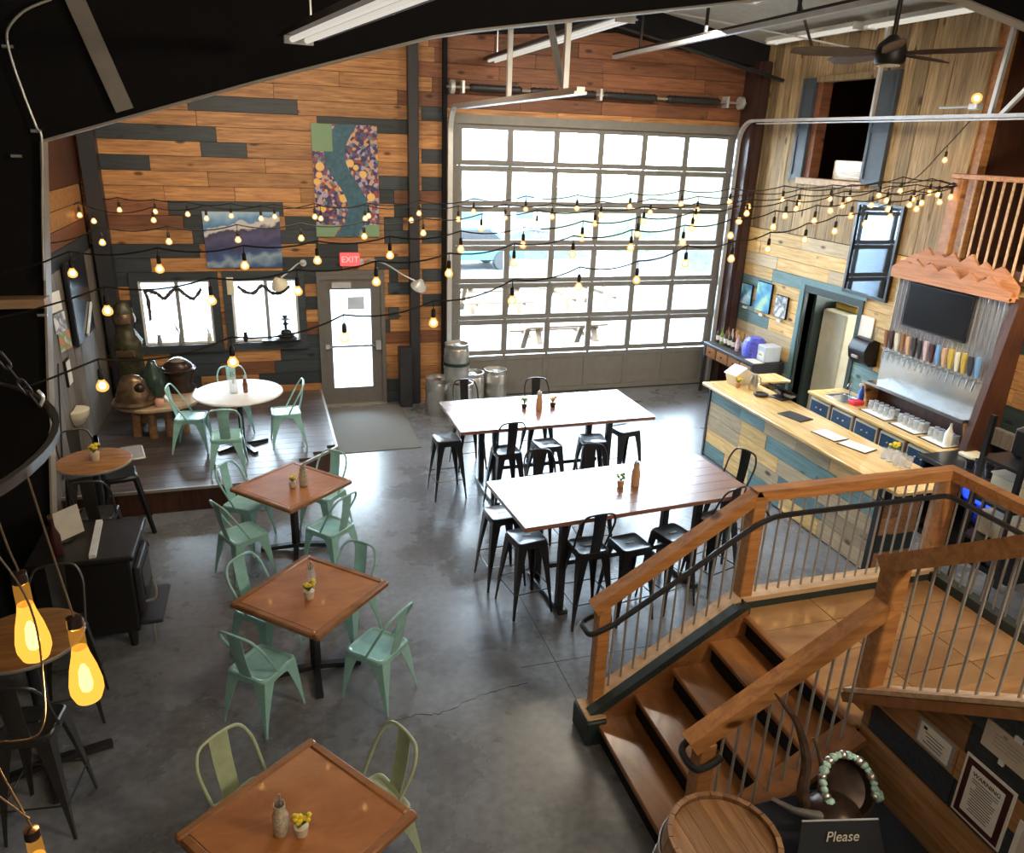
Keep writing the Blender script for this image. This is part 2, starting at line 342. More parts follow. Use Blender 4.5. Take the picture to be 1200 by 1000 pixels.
art_blotch('wine_label', (0.50, 0.10, 0.12), (0.62, 0.50, 0.20), (0.20, 0.08, 0.20), 9)

# ---------------------------------------------------------------- mesh building
def catmull(pts, n=6, closed=False):
    P = [Vector(p) for p in pts]; out = []; N = len(P)
    rng = range(N if closed else N - 1)
    for i in rng:
        g = (lambda k: P[k % N]) if closed else (lambda k: P[max(0, min(N - 1, k))])
        p0, p1, p2, p3 = g(i - 1), g(i), g(i + 1), g(i + 2)
        for j in range(n):
            t = j / n
            out.append(0.5 * ((2 * p1) + (p2 - p0) * t + (2 * p0 - 5 * p1 + 4 * p2 - p3) * t * t + (3 * p1 - p0 - 3 * p2 + p3) * t ** 3))
    if not closed: out.append(P[-1])
    return out
class MB:
    def __init__(self): self.v = []; self.f = []
    def add(self, vs, fs):
        o = len(self.v); self.v += [tuple(v) for v in vs]; self.f += [tuple(i + o for i in f) for f in fs]; return self
    def box(self, x0, x1, y0, y1, z0, z1):
        x0, x1 = min(x0, x1), max(x0, x1); y0, y1 = min(y0, y1), max(y0, y1); z0, z1 = min(z0, z1), max(z0, z1)
        return self.add([(x0, y0, z0), (x1, y0, z0), (x1, y1, z0), (x0, y1, z0), (x0, y0, z1), (x1, y0, z1), (x1, y1, z1), (x0, y1, z1)],
                        [(0, 3, 2, 1), (4, 5, 6, 7), (0, 1, 5, 4), (1, 2, 6, 5), (2, 3, 7, 6), (3, 0, 4, 7)])
    def cbox(self, x0, x1, y0, y1, z0, z1, c=0.01):
        """box with chamfered edges"""
        x0, x1 = min(x0, x1), max(x0, x1); y0, y1 = min(y0, y1), max(y0, y1); z0, z1 = min(z0, z1), max(z0, z1)
        c = min(c, (x1 - x0) / 2.2, (y1 - y0) / 2.2, (z1 - z0) / 2.2)
        def ring(z, i): return [(x0 + i + c, y0 + i, z), (x1 - i - c, y0 + i, z), (x1 - i, y0 + i + c, z), (x1 - i, y1 - i - c, z), (x1 - i - c, y1 - i, z), (x0 + i + c, y1 - i, z), (x0 + i, y1 - i - c, z), (x0 + i, y0 + i + c, z)]
        rings = [ring(z0, c), ring(z0 + c, 0), ring(z1 - c, 0), ring(z1, c)]
        return self.loft(rings)
    def loft(self, rings, closed=True, caps=True):
        n = len(rings[0]); vs = [p for r in rings for p in r]; fs = []
        for i in range(len(rings) - 1):
            for j in range(n if closed else n - 1):
                a = i * n + j; b = i * n + (j + 1) % n
                fs.append((a, b, b + n, a + n))
        if caps:
            fs.append(tuple(reversed(range(n)))); fs.append(tuple(range((len(rings) - 1) * n, len(rings) * n)))
        return self.add(vs, fs)
    def bar(self, a, b, w, h, up=(0, 0, 1)):
        """rectangular bar from a to b, w across, h along 'up'"""
        a = Vector(a); b = Vector(b); d = (b - a).normalized(); up = Vector(up)
        if abs(d.dot(up)) > 0.99: up = Vector((0, 1, 0))
        s = d.cross(up).normalized(); u = s.cross(d).normalized()
        r = lambda p: [p - s * w / 2 - u * h / 2, p + s * w / 2 - u * h / 2, p + s * w / 2 + u * h / 2, p - s * w / 2 + u * h / 2]
        return self.loft([r(a), r(b)])
    def tube(self, pts, r, n=8, closed=False, caps=True):
        P = [Vector(p) for p in pts]; rings = []; N = len(P)
        rr = r if isinstance(r, (list, tuple)) else [r] * N
        nrm = None
        for i in range(N):
            if closed: t = (P[(i + 1) % N] - P[i - 1]).normalized()
            else: t = (P[min(N - 1, i + 1)] - P[max(0, i - 1)]).normalized()
            if nrm is None:
                nrm = t.cross(Vector((0, 0, 1)))
                if nrm.length < 1e-3: nrm = t.cross(Vector((0, 1, 0)))
                nrm.normalize()
            else:
                nrm = (nrm - t * nrm.dot(t)); nrm.normalize()
            bn = t.cross(nrm)
            rings.append([P[i] + (nrm * math.cos(2 * PI * k / n) + bn * math.sin(2 * PI * k / n)) * rr[i] for k in range(n)])
        if closed:
            rings.append(rings[0]); return self.loft(rings, caps=False)
        return self.loft(rings, caps=caps)
    def cyl(self, a, b, r0, r1=None, n=16, caps=True):
        return self.tube([a, b], [r0, r1 if r1 is not None else r0], n, caps=caps)
    def lathe(self, prof, c=(0, 0, 0), n=20, caps=True):
        rings = [[(c[0] + r * math.cos(2 * PI * k / n), c[1] + r * math.sin(2 * PI * k / n), c[2] + z) for k in range(n)] for r, z in prof]
        return self.loft(rings, caps=caps)
    def prism(self, poly, axis, a, b):
        """extrude a 2D outline: axis 'X' takes (y,z), 'Y' takes (x,z), 'Z' takes (x,y)"""
        def p(u, v, w): return {'X': (w, u, v), 'Y': (u, w, v), 'Z': (u, v, w)}[axis]
        return self.loft([[p(u, v, a) for u, v in poly], [p(u, v, b) for u, v in poly]])
    def ball(self, c, r, n=10, m=7, sq=1.0):
        prof = [(max(1e-4, r * math.sin(PI * i / m)), -r * sq * math.cos(PI * i / m)) for i in range(m + 1)]
        return self.lathe(prof, c, n)
    def move(self, M):
        self.v = [tuple(M @ Vector(v)) for v in self.v]; return self
    def mesh(self, name, smooth=35):
        me = bpy.data.meshes.new(name); me.from_pydata(self.v, [], self.f); me.validate()
        bm = bmesh.new(); bm.from_mesh(me); bmesh.ops.recalc_face_normals(bm, faces=bm.faces); bm.to_mesh(me); bm.free()
        if smooth and len(me.polygons):
            me.polygons.foreach_set('use_smooth', [True] * len(me.polygons))
            try: me.set_sharp_from_angle(angle=math.radians(smooth))
            except Exception: pass
        return me
    def build(self, name, mat, parent=None, smooth=35):
        me = self.mesh(name, smooth); me.materials.append(MATS[mat])
        o = bpy.data.objects.new(name, me); COL.objects.link(o)
        if parent is not None: o.parent = parent
        return o
def tag(o, label, cat=None, group=None, kind=None):
    o['label'] = label
    if cat: o['category'] = cat
    if group: o['group'] = group
    if kind: o['kind'] = kind
    return o
def thing(name, label, cat, loc=(0, 0, 0), rz=0.0, group=None):
    o = bpy.data.objects.new(name, None); COL.objects.link(o); o.empty_display_size = 0.1
    o.location = loc; o.rotation_euler = (0, 0, rz)
    return tag(o, label, cat, group)
def struct(o, label): return tag(o, label, None, None, 'structure')
def dup(root, loc, rz, label, group=None):
    r = root.copy(); COL.objects.link(r); r.location = loc; r.rotation_euler = (0, 0, rz); r['label'] = label
    if group: r['group'] = group
    for ch in list(root.children):
        c = ch.copy(); COL.objects.link(c); c.parent = r
        for g in list(ch.children):
            d = g.copy(); COL.objects.link(d); d.parent = c
    return r
def text(body, name, size, mat, parent, loc, rot, align='CENTER', depth=0.001, shear=0.0):
    cu = bpy.data.curves.new(name, 'FONT'); cu.body = body; cu.size = size; cu.align_x = align; cu.align_y = 'CENTER'; cu.extrude = depth
    cu.materials.append(MATS[mat])
    cu.shear = shear
    co = bpy.data.objects.new(name, cu); COL.objects.link(co); bpy.context.view_layer.update()
    me = bpy.data.meshes.new_from_object(co.evaluated_get(bpy.context.evaluated_depsgraph_get())); bpy.data.objects.remove(co)
    o = bpy.data.objects.new(name, me); COL.objects.link(o)
    o.parent = parent; o.location = loc; o.rotation_euler = rot
    return o
UNIT = {}
def unit_board(mat):
    """one shared board mesh per material, scaled per board"""
    if mat not in UNIT:
        me = MB().cbox(-0.5, 0.5, -0.5, 0.5, -0.5, 0.5, 0.012).mesh('board_' + mat, 0); me.materials.append(MATS[mat]); UNIT[mat] = me
    return UNIT[mat]
def board(name, mat, parent, x0, x1, y0, y1, z0, z1):
    o = bpy.data.objects.new(name, unit_board(mat)); COL.objects.link(o)
    o.location = ((x0 + x1) / 2, (y0 + y1) / 2, (z0 + z1) / 2); o.scale = (abs(x1 - x0), abs(y1 - y0), abs(z1 - z0))
    if parent is not None: o.parent = parent
    return o

# ================================================================ the building shell
YW, XL, XR = 12.09, -2.45, 7.9
def roof_z(x): return 6.18 - 0.127 * (5.3 - x) if x < 5.3 else 6.18 - 0.166 * (x - 5.3)

struct(MB().box(XL - 0.2, 11.2, -3.2, 12.3, -0.12, 0.0).build('floor', 'sealed_concrete'), 'dark grey sealed concrete floor with a worn sheen')
mb = MB(); cr = random.Random(12); cp = catmull([(0.55, 4.62, 0.0), (0.8, 4.66, 0), (1.0, 4.64, 0), (1.25, 4.73, 0), (1.5, 4.78, 0), (1.75, 4.80, 0)], 7)
mb.tube([p + Vector((cr.uniform(-.01, .01), cr.uniform(-.014, .014), 0)) for p in cp], [cr.uniform(0.0012, 0.0035) for p in cp], 5)
struct(mb.build('trim_1', 'black_paint'), 'thin wandering crack in the concrete floor')
mb = MB(); mb.box(1.75, 3.1, 5.0, 5.006, 0.0, 0.0015); mb.box(2.06, 2.066, 4.3, 6.2, 0.0, 0.0015)
struct(mb.build('trim_2', 'charcoal_steel'), 'saw-cut control joints in the floor by the stairs')
# ceiling: two slopes
mb = MB()
mb.add([(XL - 0.2, -3.2, roof_z(XL)), (5.3, -3.2, 6.18), (5.3, 12.3, 6.18), (XL - 0.2, 12.3, roof_z(XL)), (XL - 0.2, -3.2, roof_z(XL) + 0.2), (5.3, -3.2, 6.38), (5.3, 12.3, 6.38), (XL - 0.2, 12.3, roof_z(XL) + 0.2)],
       [(0, 1, 2, 3), (7, 6, 5, 4), (0, 4, 5, 1), (2, 6, 7, 3), (0, 3, 7, 4)])
mb.add([(5.3, -3.2, 6.18), (11.2, -3.2, roof_z(11.2)), (11.2, 12.3, roof_z(11.2)), (5.3, 12.3, 6.18), (5.3, -3.2, 6.38), (11.2, -3.2, roof_z(11.2) + 0.2), (11.2, 12.3, roof_z(11.2) + 0.2), (5.3, 12.3, 6.38)],
       [(0, 1, 2, 3), (7, 6, 5, 4), (0, 4, 5, 1), (2, 6, 7, 3), (1, 5, 6, 2)])
struct(mb.build('ceiling', 'roof_grey', smooth=0), 'pale grey insulated roof underside')

# back wall: holes for two windows, the door and the roll-up garage door
OPEN = [(-2.02, -0.82, 1.0, 2.2), (-0.76, 0.42, 1.0, 2.2), (0.60, 1.64, 0.0, 2.2), (2.75, 7.62, 0.0, 4.4)]
xs = sorted({XL - 0.2, 11.2} | {o[0] for o in OPEN} | {o[1] for o in OPEN}); zs = sorted({0.0, 6.4} | {o[2] for o in OPEN} | {o[3] for o in OPEN})
mb = MB()
for i in range(len(xs) - 1):
    for j in range(len(zs) - 1):
        cx, cz = (xs[i] + xs[i + 1]) / 2, (zs[j] + zs[j + 1]) / 2
        if any(o[0] < cx < o[1] and o[2] < cz < o[3] for o in OPEN): continue
        mb.box(xs[i], xs[i + 1], YW + 0.03, YW + 0.15, zs[j], zs[j + 1])
wall_back = struct(mb.build('wall_back', 'black_paint', smooth=0), 'back wall clad in orange and dark blue planks')
# planks: rows 0.2 m high; dark ones where the photograph has them
DARK = {22: [(-0.98, 0.47), (2.25, 2.62)], 21: [(0.73, 2.03)], 20: [(-2.3, -0.65)], 19: [(-0.87, -0.26), (2.25, 2.62)], 18: [(-2.3, -1.55)],
        17: [(1.6, 2.03), (2.25, 2.62)], 16: [(1.6, 1.82)], 15: [(-1.38, 0.18), (1.82, 2.03), (2.25, 2.62)], 14: [(-1.2, -0.95), (0.2, 0.66), (1.66, 1.95)], 13: [(-1.1, -0.95), (0.12, 0.66), (1.66, 2.03), (2.25, 2.62)],
        12: [(-2.45, -1.03), (0.64, 1.25)], 11: [(-2.45, -1.7), (0.12, 1.0), (1.5, 2.03)], 10: [(-2.45, -2.02), (0.42, 0.6), (1.72, 1.86), (2.25, 2.62)], 9: [(-2.45, -2.3), (1.7, 2.03)],
        8: [(-2.45, -2.02), (0.42, 0.6), (2.25, 2.62)], 7: [(-2.45, -2.02), (1.7, 1.86)], 6: [(-2.45, -2.2), (1.64, 1.72)], 5: [(-2.45, -2.02), (0.42, 0.6)], 4: [(-1.6, -0.7), (0.0, 0.6)],
        3: [(-2.45, -1.9), (-1.5, -0.9), (-0.1, 0.6)], 2: [(-2.45, -1.2), (-0.35, 0.58)], 1: [(1.64, 1.86), (-2.2, -1.0)], 0: [(1.64, 1.86)]}
rnd = random.Random(11)
for r in range(30):
    z0, z1 = 0.2 * r, 0.2 * (r + 1)
    spans = [(XL, 2.75)] if r < 22 else [(XL, XR)]
    for o in OPEN[:3]:
        if z0 >= o[2] - 0.01 and z1 <= o[3] + 0.01:
            ns = []
            for a, b in spans:
                if o[1] <= a or o[0] >= b: ns.append((a, b)); continue
                if o[0] - a > 0.02: ns.append((a, o[0]))
                if b - o[1] > 0.02: ns.append((o[1], b))
            spans = ns
    for a, b in spans:
        cuts = [a, b]
        for d0, d1 in DARK.get(r, []):
            for c in (d0, d1):
                if a + 0.03 < c < b - 0.03: cuts.append(c)
        cuts = sorted(cuts); full = []
        for i in range(len(cuts) - 1):
            p, q = cuts[i], cuts[i + 1]; full.append(p)
            mid = (p + q) / 2
            if not any(d0 <= mid <= d1 for d0, d1 in DARK.get(r, [])):
                x = p
                while q - x > 1.7:
                    x += rnd.uniform(0.9, 1.9)
                    if q - x > 0.35: full.append(x)
        full.append(b); full = sorted(full)
        for i in range(len(full) - 1):
            p, q = full[i], full[i + 1]; mid = (p + q) / 2
            dk = any(d0 <= mid <= d1 for d0, d1 in DARK.get(r, []))
            mat = 'pine_dark_blue' if dk else ('pine_red_brown' if r >= 23 and p >= 2.0 else ('pine_red_brown' if rnd.random() < 0.10 else 'pine_orange'))
            j = rnd.uniform(0, 0.008)
            board('plank', mat, wall_back, p + 0.003, q - 0.003, YW + j, YW + 0.03, z0 + 0.003, z1 - 0.003)
# corner and middle steel columns, dark rafter along the back wall
struct(MB().bar((-2.27, 12.0, 0), (-2.27, 12.0, 4.9), 0.2, 0.22, (0, 1, 0)).build('column_1', 'charcoal_steel'), 'dark steel column in the far left corner')
mb = MB(); mb.box(2.03, 2.17, 11.93, 12.09, 0, 5.75); mb.box(2.17, 2.19, 11.99, 12.09, 0, 5.75)
struct(mb.build('column_2', 'charcoal_steel'), 'dark steel column between the door and the garage door')
mb = MB(); mb.box(2.56, 2.62, 12.0, 12.1, 0, 5.6)
struct(mb.build('column_3', 'black_paint'), 'thin black post beside the garage door track')
mb = MB(); mb.box(7.66, 7.9, 11.72, 12.09, 0, 5.5); mb.box(7.72, 7.84, 11.66, 11.72, 0, 5.5)
struct(mb.build('column_4', 'brown_column'), 'dark red-brown steel column in the far right corner')
mb = MB(); mb.prism([(2.0, 5.52), (5.3, 5.78), (XR, 5.40), (XR, 5.9), (5.3, 6.17), (2.0, 5.74)], 'Y', 11.85, 12.08)
struct(mb.build('beam_1', 'black_paint', smooth=0), 'black steel rafter along the top of the back wall')
# end frame nearer the camera: tapered column and rafter, web facing the viewer
def frame_poly():
    lo = [(-2.14, 0.0), (-1.60, 4.03), (-0.04, 4.52), (1.36, 4.93), (1.7, 5.0), (2.06, 5.06), (3.85, 5.35), (5.3, 5.60), (6.68, 5.62), (7.58, 5.45), (9.8, 4.95)]
    up = [(11.1, roof_z(11.1) - 0.01), (5.3, 6.17), (XL, roof_z(XL) - 0.01), (XL, 0.0)]
    return lo, up
lo, up = frame_poly()
mb = MB(); mb.prism(lo + [(11.0, 4.7)] + up, 'Y', 6.885, 6.915)
steel_frame = struct(mb.build('beam_2', 'black_paint', smooth=0), 'large black tapered steel frame spanning the hall')
mb = MB()
for i in range(len(lo) - 1):
    a, b = lo[i], lo[i + 1]; mb.bar((a[0], 6.9, a[1]), (b[0], 6.9, b[1]), 0.17, 0.016, (0, 0, 1) if i else (1, 0, 0))
mb.build('flange', 'beige_steel', steel_frame, 0)
mb = MB(); mb.bar((-1.0, 6.82, 4.27), (-1.27, 6.82, 5.12), 0.13, 0.014, (0, 1, 0)); mb.build('stiffener', 'grey_steel', steel_frame, 0)
mb = MB(); mb.bar((-1.0 - 0.06, 6.86, 4.27), (-1.27 - 0.06, 6.86, 5.12), 0.012, 0.09, (0, 1, 0)); mb.build('stiffener', 'black_iron', steel_frame, 0)
mb = MB(); mb.tube(catmull([(-1.74, 6.80, 3.0), (-1.67, 6.80, 3.51), (-1.59, 6.80, 4.03), (-1.61, 6.80, 4.13), (-1.65, 6.80, 4.32), (-1.69, 6.80, 4.55), (-1.70, 6.80, 4.71), (-1.66, 6.80, 4.80), (-1.55, 6.80, 4.90), (-1.38, 6.80, 4.98)], 6), 0.009, 6); mb.build('conduit', 'galvanized', steel_frame)
mb = MB(); mb.box(XL, -1.74, 6.70, 6.875, 2.80, 2.87); mb.build('ledge', 'rail_wood_pale', steel_frame)
mb = MB()
for p in ((-1.62, 4.10), (-1.71, 4.66), (-1.78, 3.92), (-1.80, 2.72)): mb.cyl((p[0] - 0.035, 6.82, p[1]), (p[0] + 0.035, 6.82, p[1]), 0.012, n=8)
mb.build('bolt', 'galvanized', steel_frame)

# side walls and the parts of the room behind the viewer
mb = MB(); mb.box(XL - 0.15, XL, -3.2, 12.15, 0, 5.3)
wall_left = struct(mb.build('wall_left', 'black_paint', smooth=0), 'left wall, grey panels below, lit pine strip, dark above')
yy = 12.05; k = 0
while yy > 6.95:
    y2 = max(6.92, yy - 0.30); board('plank', 'left_panel', wall_left, XL, XL + 0.02, y2 + 0.003, yy - 0.003, 0.0, 2.55); yy = y2
for z0, z1, m in ((2.56, 2.76, 'pine_dark_blue'), (2.77, 2.97, 'pine_red_brown'), (2.98, 3.19, 'pine_orange'), (3.20, 3.42, 'pine_orange')):
    board('plank', m, wall_left, XL, XL + 0.02, 6.95, 9.9, z0, z1); board('plank', m, wall_left, XL, XL + 0.02, 9.906, 11.9, z0, z1)
board('plank', 'dark_walnut', wall_left, XL, XL + 0.025, 6.95, 12.05, 3.43, 4.9)
struct(MB().box(XL - 0.2, 11.2, -3.3, -3.15, 0, 6.4).build('wall_front', 'white_wall', smooth=0), 'plain wall behind the viewer')
struct(MB().box(11.1, 11.25, -3.2, 12.2, 0, 6.4).build('wall_outer', 'black_paint', smooth=0), 'outer side wall beyond the balcony')

# right wall: lower coloured planks with a doorway, upper barn boards with a loft window
ROPEN = [(8.78, 9.95, 0.0, 2.13), (9.22, 10.48, 3.80, 5.14)]
ys = sorted({4.5, 7.5, 12.15} | {o[0] for o in ROPEN} | {o[1] for o in ROPEN}); zs = sorted({0.0, 2.93, 5.95} | {o[2] for o in ROPEN} | {o[3] for o in ROPEN})
mb = MB()
for i in range(len(ys) - 1):
    for j in range(len(zs) - 1):
        cy, cz = (ys[i] + ys[i + 1]) / 2, (zs[j] + zs[j + 1]) / 2
        if any(o[0] < cy < o[1] and o[2] < cz < o[3] for o in ROPEN) or (cy < 7.5 and cz > 2.93): continue
        mb.box(XR + 0.03, XR + 0.15, ys[i], ys[i + 1], zs[j], zs[j + 1])
wall_right = struct(mb.build('wall_right', 'black_paint', smooth=0), 'right wall, coloured planks below and barn boards above')
rnd = random.Random(5)
for r in range(15):
    z1 = 2.93 - 0.2 * r; z0 = max(0.0, z1 - 0.2)
    spans = [(4.5, 11.9)]
    if z0 < 2.13: spans = [(4.5, 8.72), (9.98, 11.9)]
    for a, b in spans:
        x = a; last = ''
        while x < b - 0.01:
            L = rnd.uniform(0.45, 1.5); e = min(b, x + L)
            if b - e < 0.3: e = b
            if x < 6.25 < e: e = 6.25
            if e <= 6.3: m = rnd.choice(['wall_brown', 'wall_brown', 'wall_dark_green', 'wall_brown'])
            else:
                m = rnd.choice(['wall_gold', 'wall_gold', 'wall_gold', 'wall_tan', 'wall_tan', 'wall_teal', 'wall_teal'])
                if m == last and m == 'wall_teal': m = 'wall_gold'
            last = m
            board('plank', m, wall_right, XR + rnd.uniform(0, 0.008), XR + 0.03, x + 0.003, e - 0.003, z0 + 0.003, z1 - 0.003); x = e
y = 7.5
while y < 11.9:
    w = rnd.uniform(0.15, 0.23); e = min(11.95, y + w)
    zz = [(2.94, 5.82)]
    if e > 9.22 and y < 10.48: zz = [(2.94, 3.80), (5.14, 5.82)]
    for a, b in zz: board('board', 'barn_board', wall_right, XR + rnd.uniform(0, 0.012), XR + 0.03, y + 0.003, e - 0.003, a, b)
    y = e
# wall return at the balcony and the balcony itself
struct(MB().box(XR + 0.03, XR + 0.15, 7.38, 7.5, 2.93, 5.95).build('trim_3', 'rail_wood'), 'lit pine corner board at the end of the upper wall')
struct(MB().box(XR + 0.15, 11.1, 7.42, 7.5, 2.93, 5.9).build('wall_loft', 'dark_walnut', smooth=0), 'dark wooden wall behind the balcony')
struct(MB().box(7.756, 11.1, 2.0, 7.42, 2.88, 3.02).build('slab_balcony', 'dark_walnut', smooth=0), 'dark balcony floor above the taps')
# store room seen through the doorway, and the loft room behind the window
mb = MB(); mb.box(10.3, 10.4, 7.9, 11.6, 0, 2.9); mb.box(8.05, 10.4, 11.5, 11.6, 0, 2.9); mb.box(8.05, 10.4, 7.9, 8.0, 0, 2.9); mb.box(8.05, 10.4, 7.9, 11.6, 2.8, 2.9)
struct(mb.build('wall_store', 'white_wall', smooth=0), 'white store room walls beyond the dark doorway')
mb = MB(); mb.box(10.3, 10.4, 8.3, 11.6, 3.5, 5.6); mb.box(8.06, 10.4, 11.5, 11.6, 3.5, 5.6); mb.box(8.06, 10.4, 8.3, 8.4, 3.5, 5.6); mb.box(8.06, 10.4, 8.3, 11.6, 3.5, 3.6); mb.box(8.06, 10.4, 8.3, 11.6, 5.5, 5.6)
struct(mb.build('wall_loft_room', 'dark_walnut', smooth=0), 'dark room behind the shuttered loft window')
pl = bpy.data.lights.new('store_room_light', 'POINT'); pl.energy = 160; pl.color = (1, 0.97, 0.9); pl.shadow_soft_size = 0.15
po = bpy.data.objects.new('store_room_light', pl); COL.objects.link(po); po.location = (9.4, 9.3, 2.5)

# doorway trim
mb = MB(); mb.box(XR - 0.02, XR + 0.30, 9.95, 10.03, 0, 2.2); mb.box(XR - 0.02, XR + 0.16, 8.70, 8.78, 0, 2.2); mb.box(XR - 0.025, XR + 0.16, 8.70, 10.03, 2.201, 2.26); mb.box(XR - 0.019, XR + 0.16, 8.78, 9.95, 2.13, 2.2)
d2 = struct(mb.build('door_2', 'dark_green_frame', smooth=0), 'dark green doorway to the store room')
mb = MB(); mb.box(XR - 0.03, XR - 0.022, 9.99, 10.09, 0, 2.239); mb.box(XR - 0.036, XR - 0.026, 8.64, 10.09, 2.24, 2.34); mb.build('casing', 'teal_trim', d2, 0)
# a dark door leaf swung back into the store room against the far jamb
MB().box(XR + 0.16, XR + 1.0, 9.905, 9.949, 0.01, 2.12).build('door_leaf', 'dark_green_frame', d2, 0)

# loft window with shutters
w3 = struct(MB().cbox(XR - 0.07, XR + 0.1, 9.14, 10.60, 3.70, 3.80).build('window_3', 'rail_wood_pale'), 'open loft window with slate blue shutters')
MB().cbox(XR - 0.04, XR + 0.1, 9.2, 10.5, 5.13, 5.22).build('lintel', 'barn_board', w3)
MB().box(XR - 0.01, XR + 0.16, 10.36, 10.48, 3.8, 5.14).build('jamb', 'pine_red_brown', w3, 0)
MB().box(XR - 0.01, XR + 0.16, 9.2, 9.25, 3.8, 5.14).build('jamb', 'dark_walnut', w3, 0)
def shutter(y0, y1):
    mb = MB(); mb.box(XR - 0.045, XR - 0.005, y0, y1, 3.76, 5.20)
    s = mb.build('shutter', 'shutter_blue', w3, 0)
    mb = MB()
    for a, b in ((y0, y0 + 0.05), (y1 - 0.05, y1)): mb.box(XR - 0.062, XR - 0.045, a, b, 3.76, 5.20)
    for a, b in ((3.761, 3.84), (4.44, 4.52), (5.12, 5.199)): mb.box(XR - 0.060, XR - 0.046, y0 + 0.05, y1 - 0.05, a, b)
    mb.build('shutter_rail', 'shutter_blue', s, 0)
shutter(10.49, 10.78); shutter(8.82, 9.20)

# ------------------------------------------------ windows of the back wall
def back_window(n, x0, x1, label):
    z0, z1 = 1.0, 2.2
    mb = MB()
    mb.box(x0, x0 + 0.11, YW - 0.03, YW + 0.13, z0, z1); mb.box(x1 - 0.11, x1, YW - 0.03, YW + 0.13, z0, z1)
    mb.box(x0 + 0.11, x1 - 0.11, YW - 0.029, YW + 0.129, z1 - 0.12, z1); mb.box(x0 - 0.01, x1 + 0.01, YW - 0.06, YW - 0.031, z0, z0 + 0.12); mb.box(x0 + 0.11, x1 - 0.11, YW - 0.0305, YW + 0.129, z0, z0 + 0.12)
    w = struct(mb.build('window_%d' % n, 'pine_dark_blue', smooth=0), label)
    a, b, c, d = x0 + 0.11, x1 - 0.11, z0 + 0.12, z1 - 0.12
    mb = MB()
    for p in ((a, a + 0.035), (b - 0.035, b)): mb.box(p[0], p[1], YW + 0.02, YW + 0.08, c, d)
    for p in ((c, c + 0.035), (d - 0.035, d)): mb.box(a + 0.035, b - 0.035, YW + 0.021, YW + 0.079, p[0], p[1])
    mb.build('frame', 'white_paint', w, 0)
    mx = (a + b) / 2 + 0.02
    MB().box(mx - 0.025, mx + 0.025, YW + 0.015, YW + 0.085, c, d).build('mullion', 'grey_steel', w, 0)
    MB().box(a, mx, YW + 0.05, YW + 0.054, c, d).build('pane', 'pane_glass', w, 0)
    MB().box(mx, b, YW + 0.05, YW + 0.054, c, d).build('pane', 'pane_glass', w, 0)
back_window(1, -2.02, -0.82, 'left back window with dark trim and a twig garland')
back_window(2, -0.76, 0.42, 'right back window with dark trim near the door')

# entrance door
mb = MB(); mb.box(0.60, 0.66, YW - 0.03, YW + 0.13, 0, 2.13); mb.box(1.58, 1.64, YW - 0.03, YW + 0.13, 0, 2.13); mb.box(0.66, 1.58, YW - 0.029, YW + 0.13, 2.06, 2.13)
mb.box(0.6, 1.64, YW - 0.004, YW + 0.13, 2.131, 2.199)
d1 = struct(mb.build('door_1', 'door_grey', smooth=0), 'grey steel entrance door with one tall glass pane')
mb = MB(); mb.box(0.66, 0.80, YW, YW + 0.05, 0.02, 2.06); mb.box(1.42, 1.58, YW, YW + 0.05, 0.02, 2.06); mb.box(0.8, 1.42, YW, YW + 0.05, 0.02, 0.30); mb.box(0.8, 1.42, YW, YW + 0.05, 1.9, 2.06)
leaf = mb.build('door_leaf', 'door_grey', d1, 0)
MB().box(0.8, 1.42, YW + 0.02, YW + 0.026, 0.3, 1.9).build('pane', 'pane_glass', d1, 0)
mb = MB(); mb.box(0.72, 1.50, YW - 0.055, YW - 0.03, 0.985, 1.02); push = mb.build('push_bar', 'stainless', d1, 0)
mb = MB(); mb.box(1.48, 1.56, YW - 0.07, YW, 0.93, 1.07); mb.box(0.69, 0.75, YW - 0.06, YW, 0.97, 1.03); mb.build('latch', 'galvanized', d1)
MB().cbox(0.82, 1.12, YW - 0.07, YW, 1.93, 2.02).build('closer', 'galvanized', d1)
MB().box(1.06, 1.32, YW + 0.012, YW + 0.018, 1.58, 1.78).build('notice', 'clear_plastic', d1, 0)
mb = MB(); mb.box(0.6, 1.64, YW - 0.06, YW + 0.13, 0.0, 0.025); mb.build('threshold', 'grey_steel', d1, 0)

# roll-up garage door: six glazed rows over one solid row, six panes across
GX0, GX1, GZ = 2.75, 7.62, 4.4
mb = MB(); mb.box(GX0 - 0.06, GX0 + 0.03, YW - 0.05, YW + 0.12, 0, GZ + 0.06); mb.box(GX1 - 0.03, GX1 + 0.06, YW - 0.05, YW + 0.12, 0, GZ + 0.06); mb.box(GX0 - 0.06, GX1 + 0.06, YW - 0.049, YW + 0.12, GZ + 0.06, GZ + 0.12); mb.box(GX0 + 0.03, GX1 - 0.03, YW - 0.049, YW + 0.12, GZ - 0.01, GZ + 0.06)
d3 = struct(mb.build('door_3', 'garage_grey', smooth=0), 'glazed roll-up garage door with grey frames')
x0, x1 = GX0 + 0.03, GX1 - 0.03; W = x1 - x0; hrow = 0.603; stile = 0.10; mul = 0.095
cols = [x0 + stile + (W - 2 * stile) * i / 6 for i in range(7)]
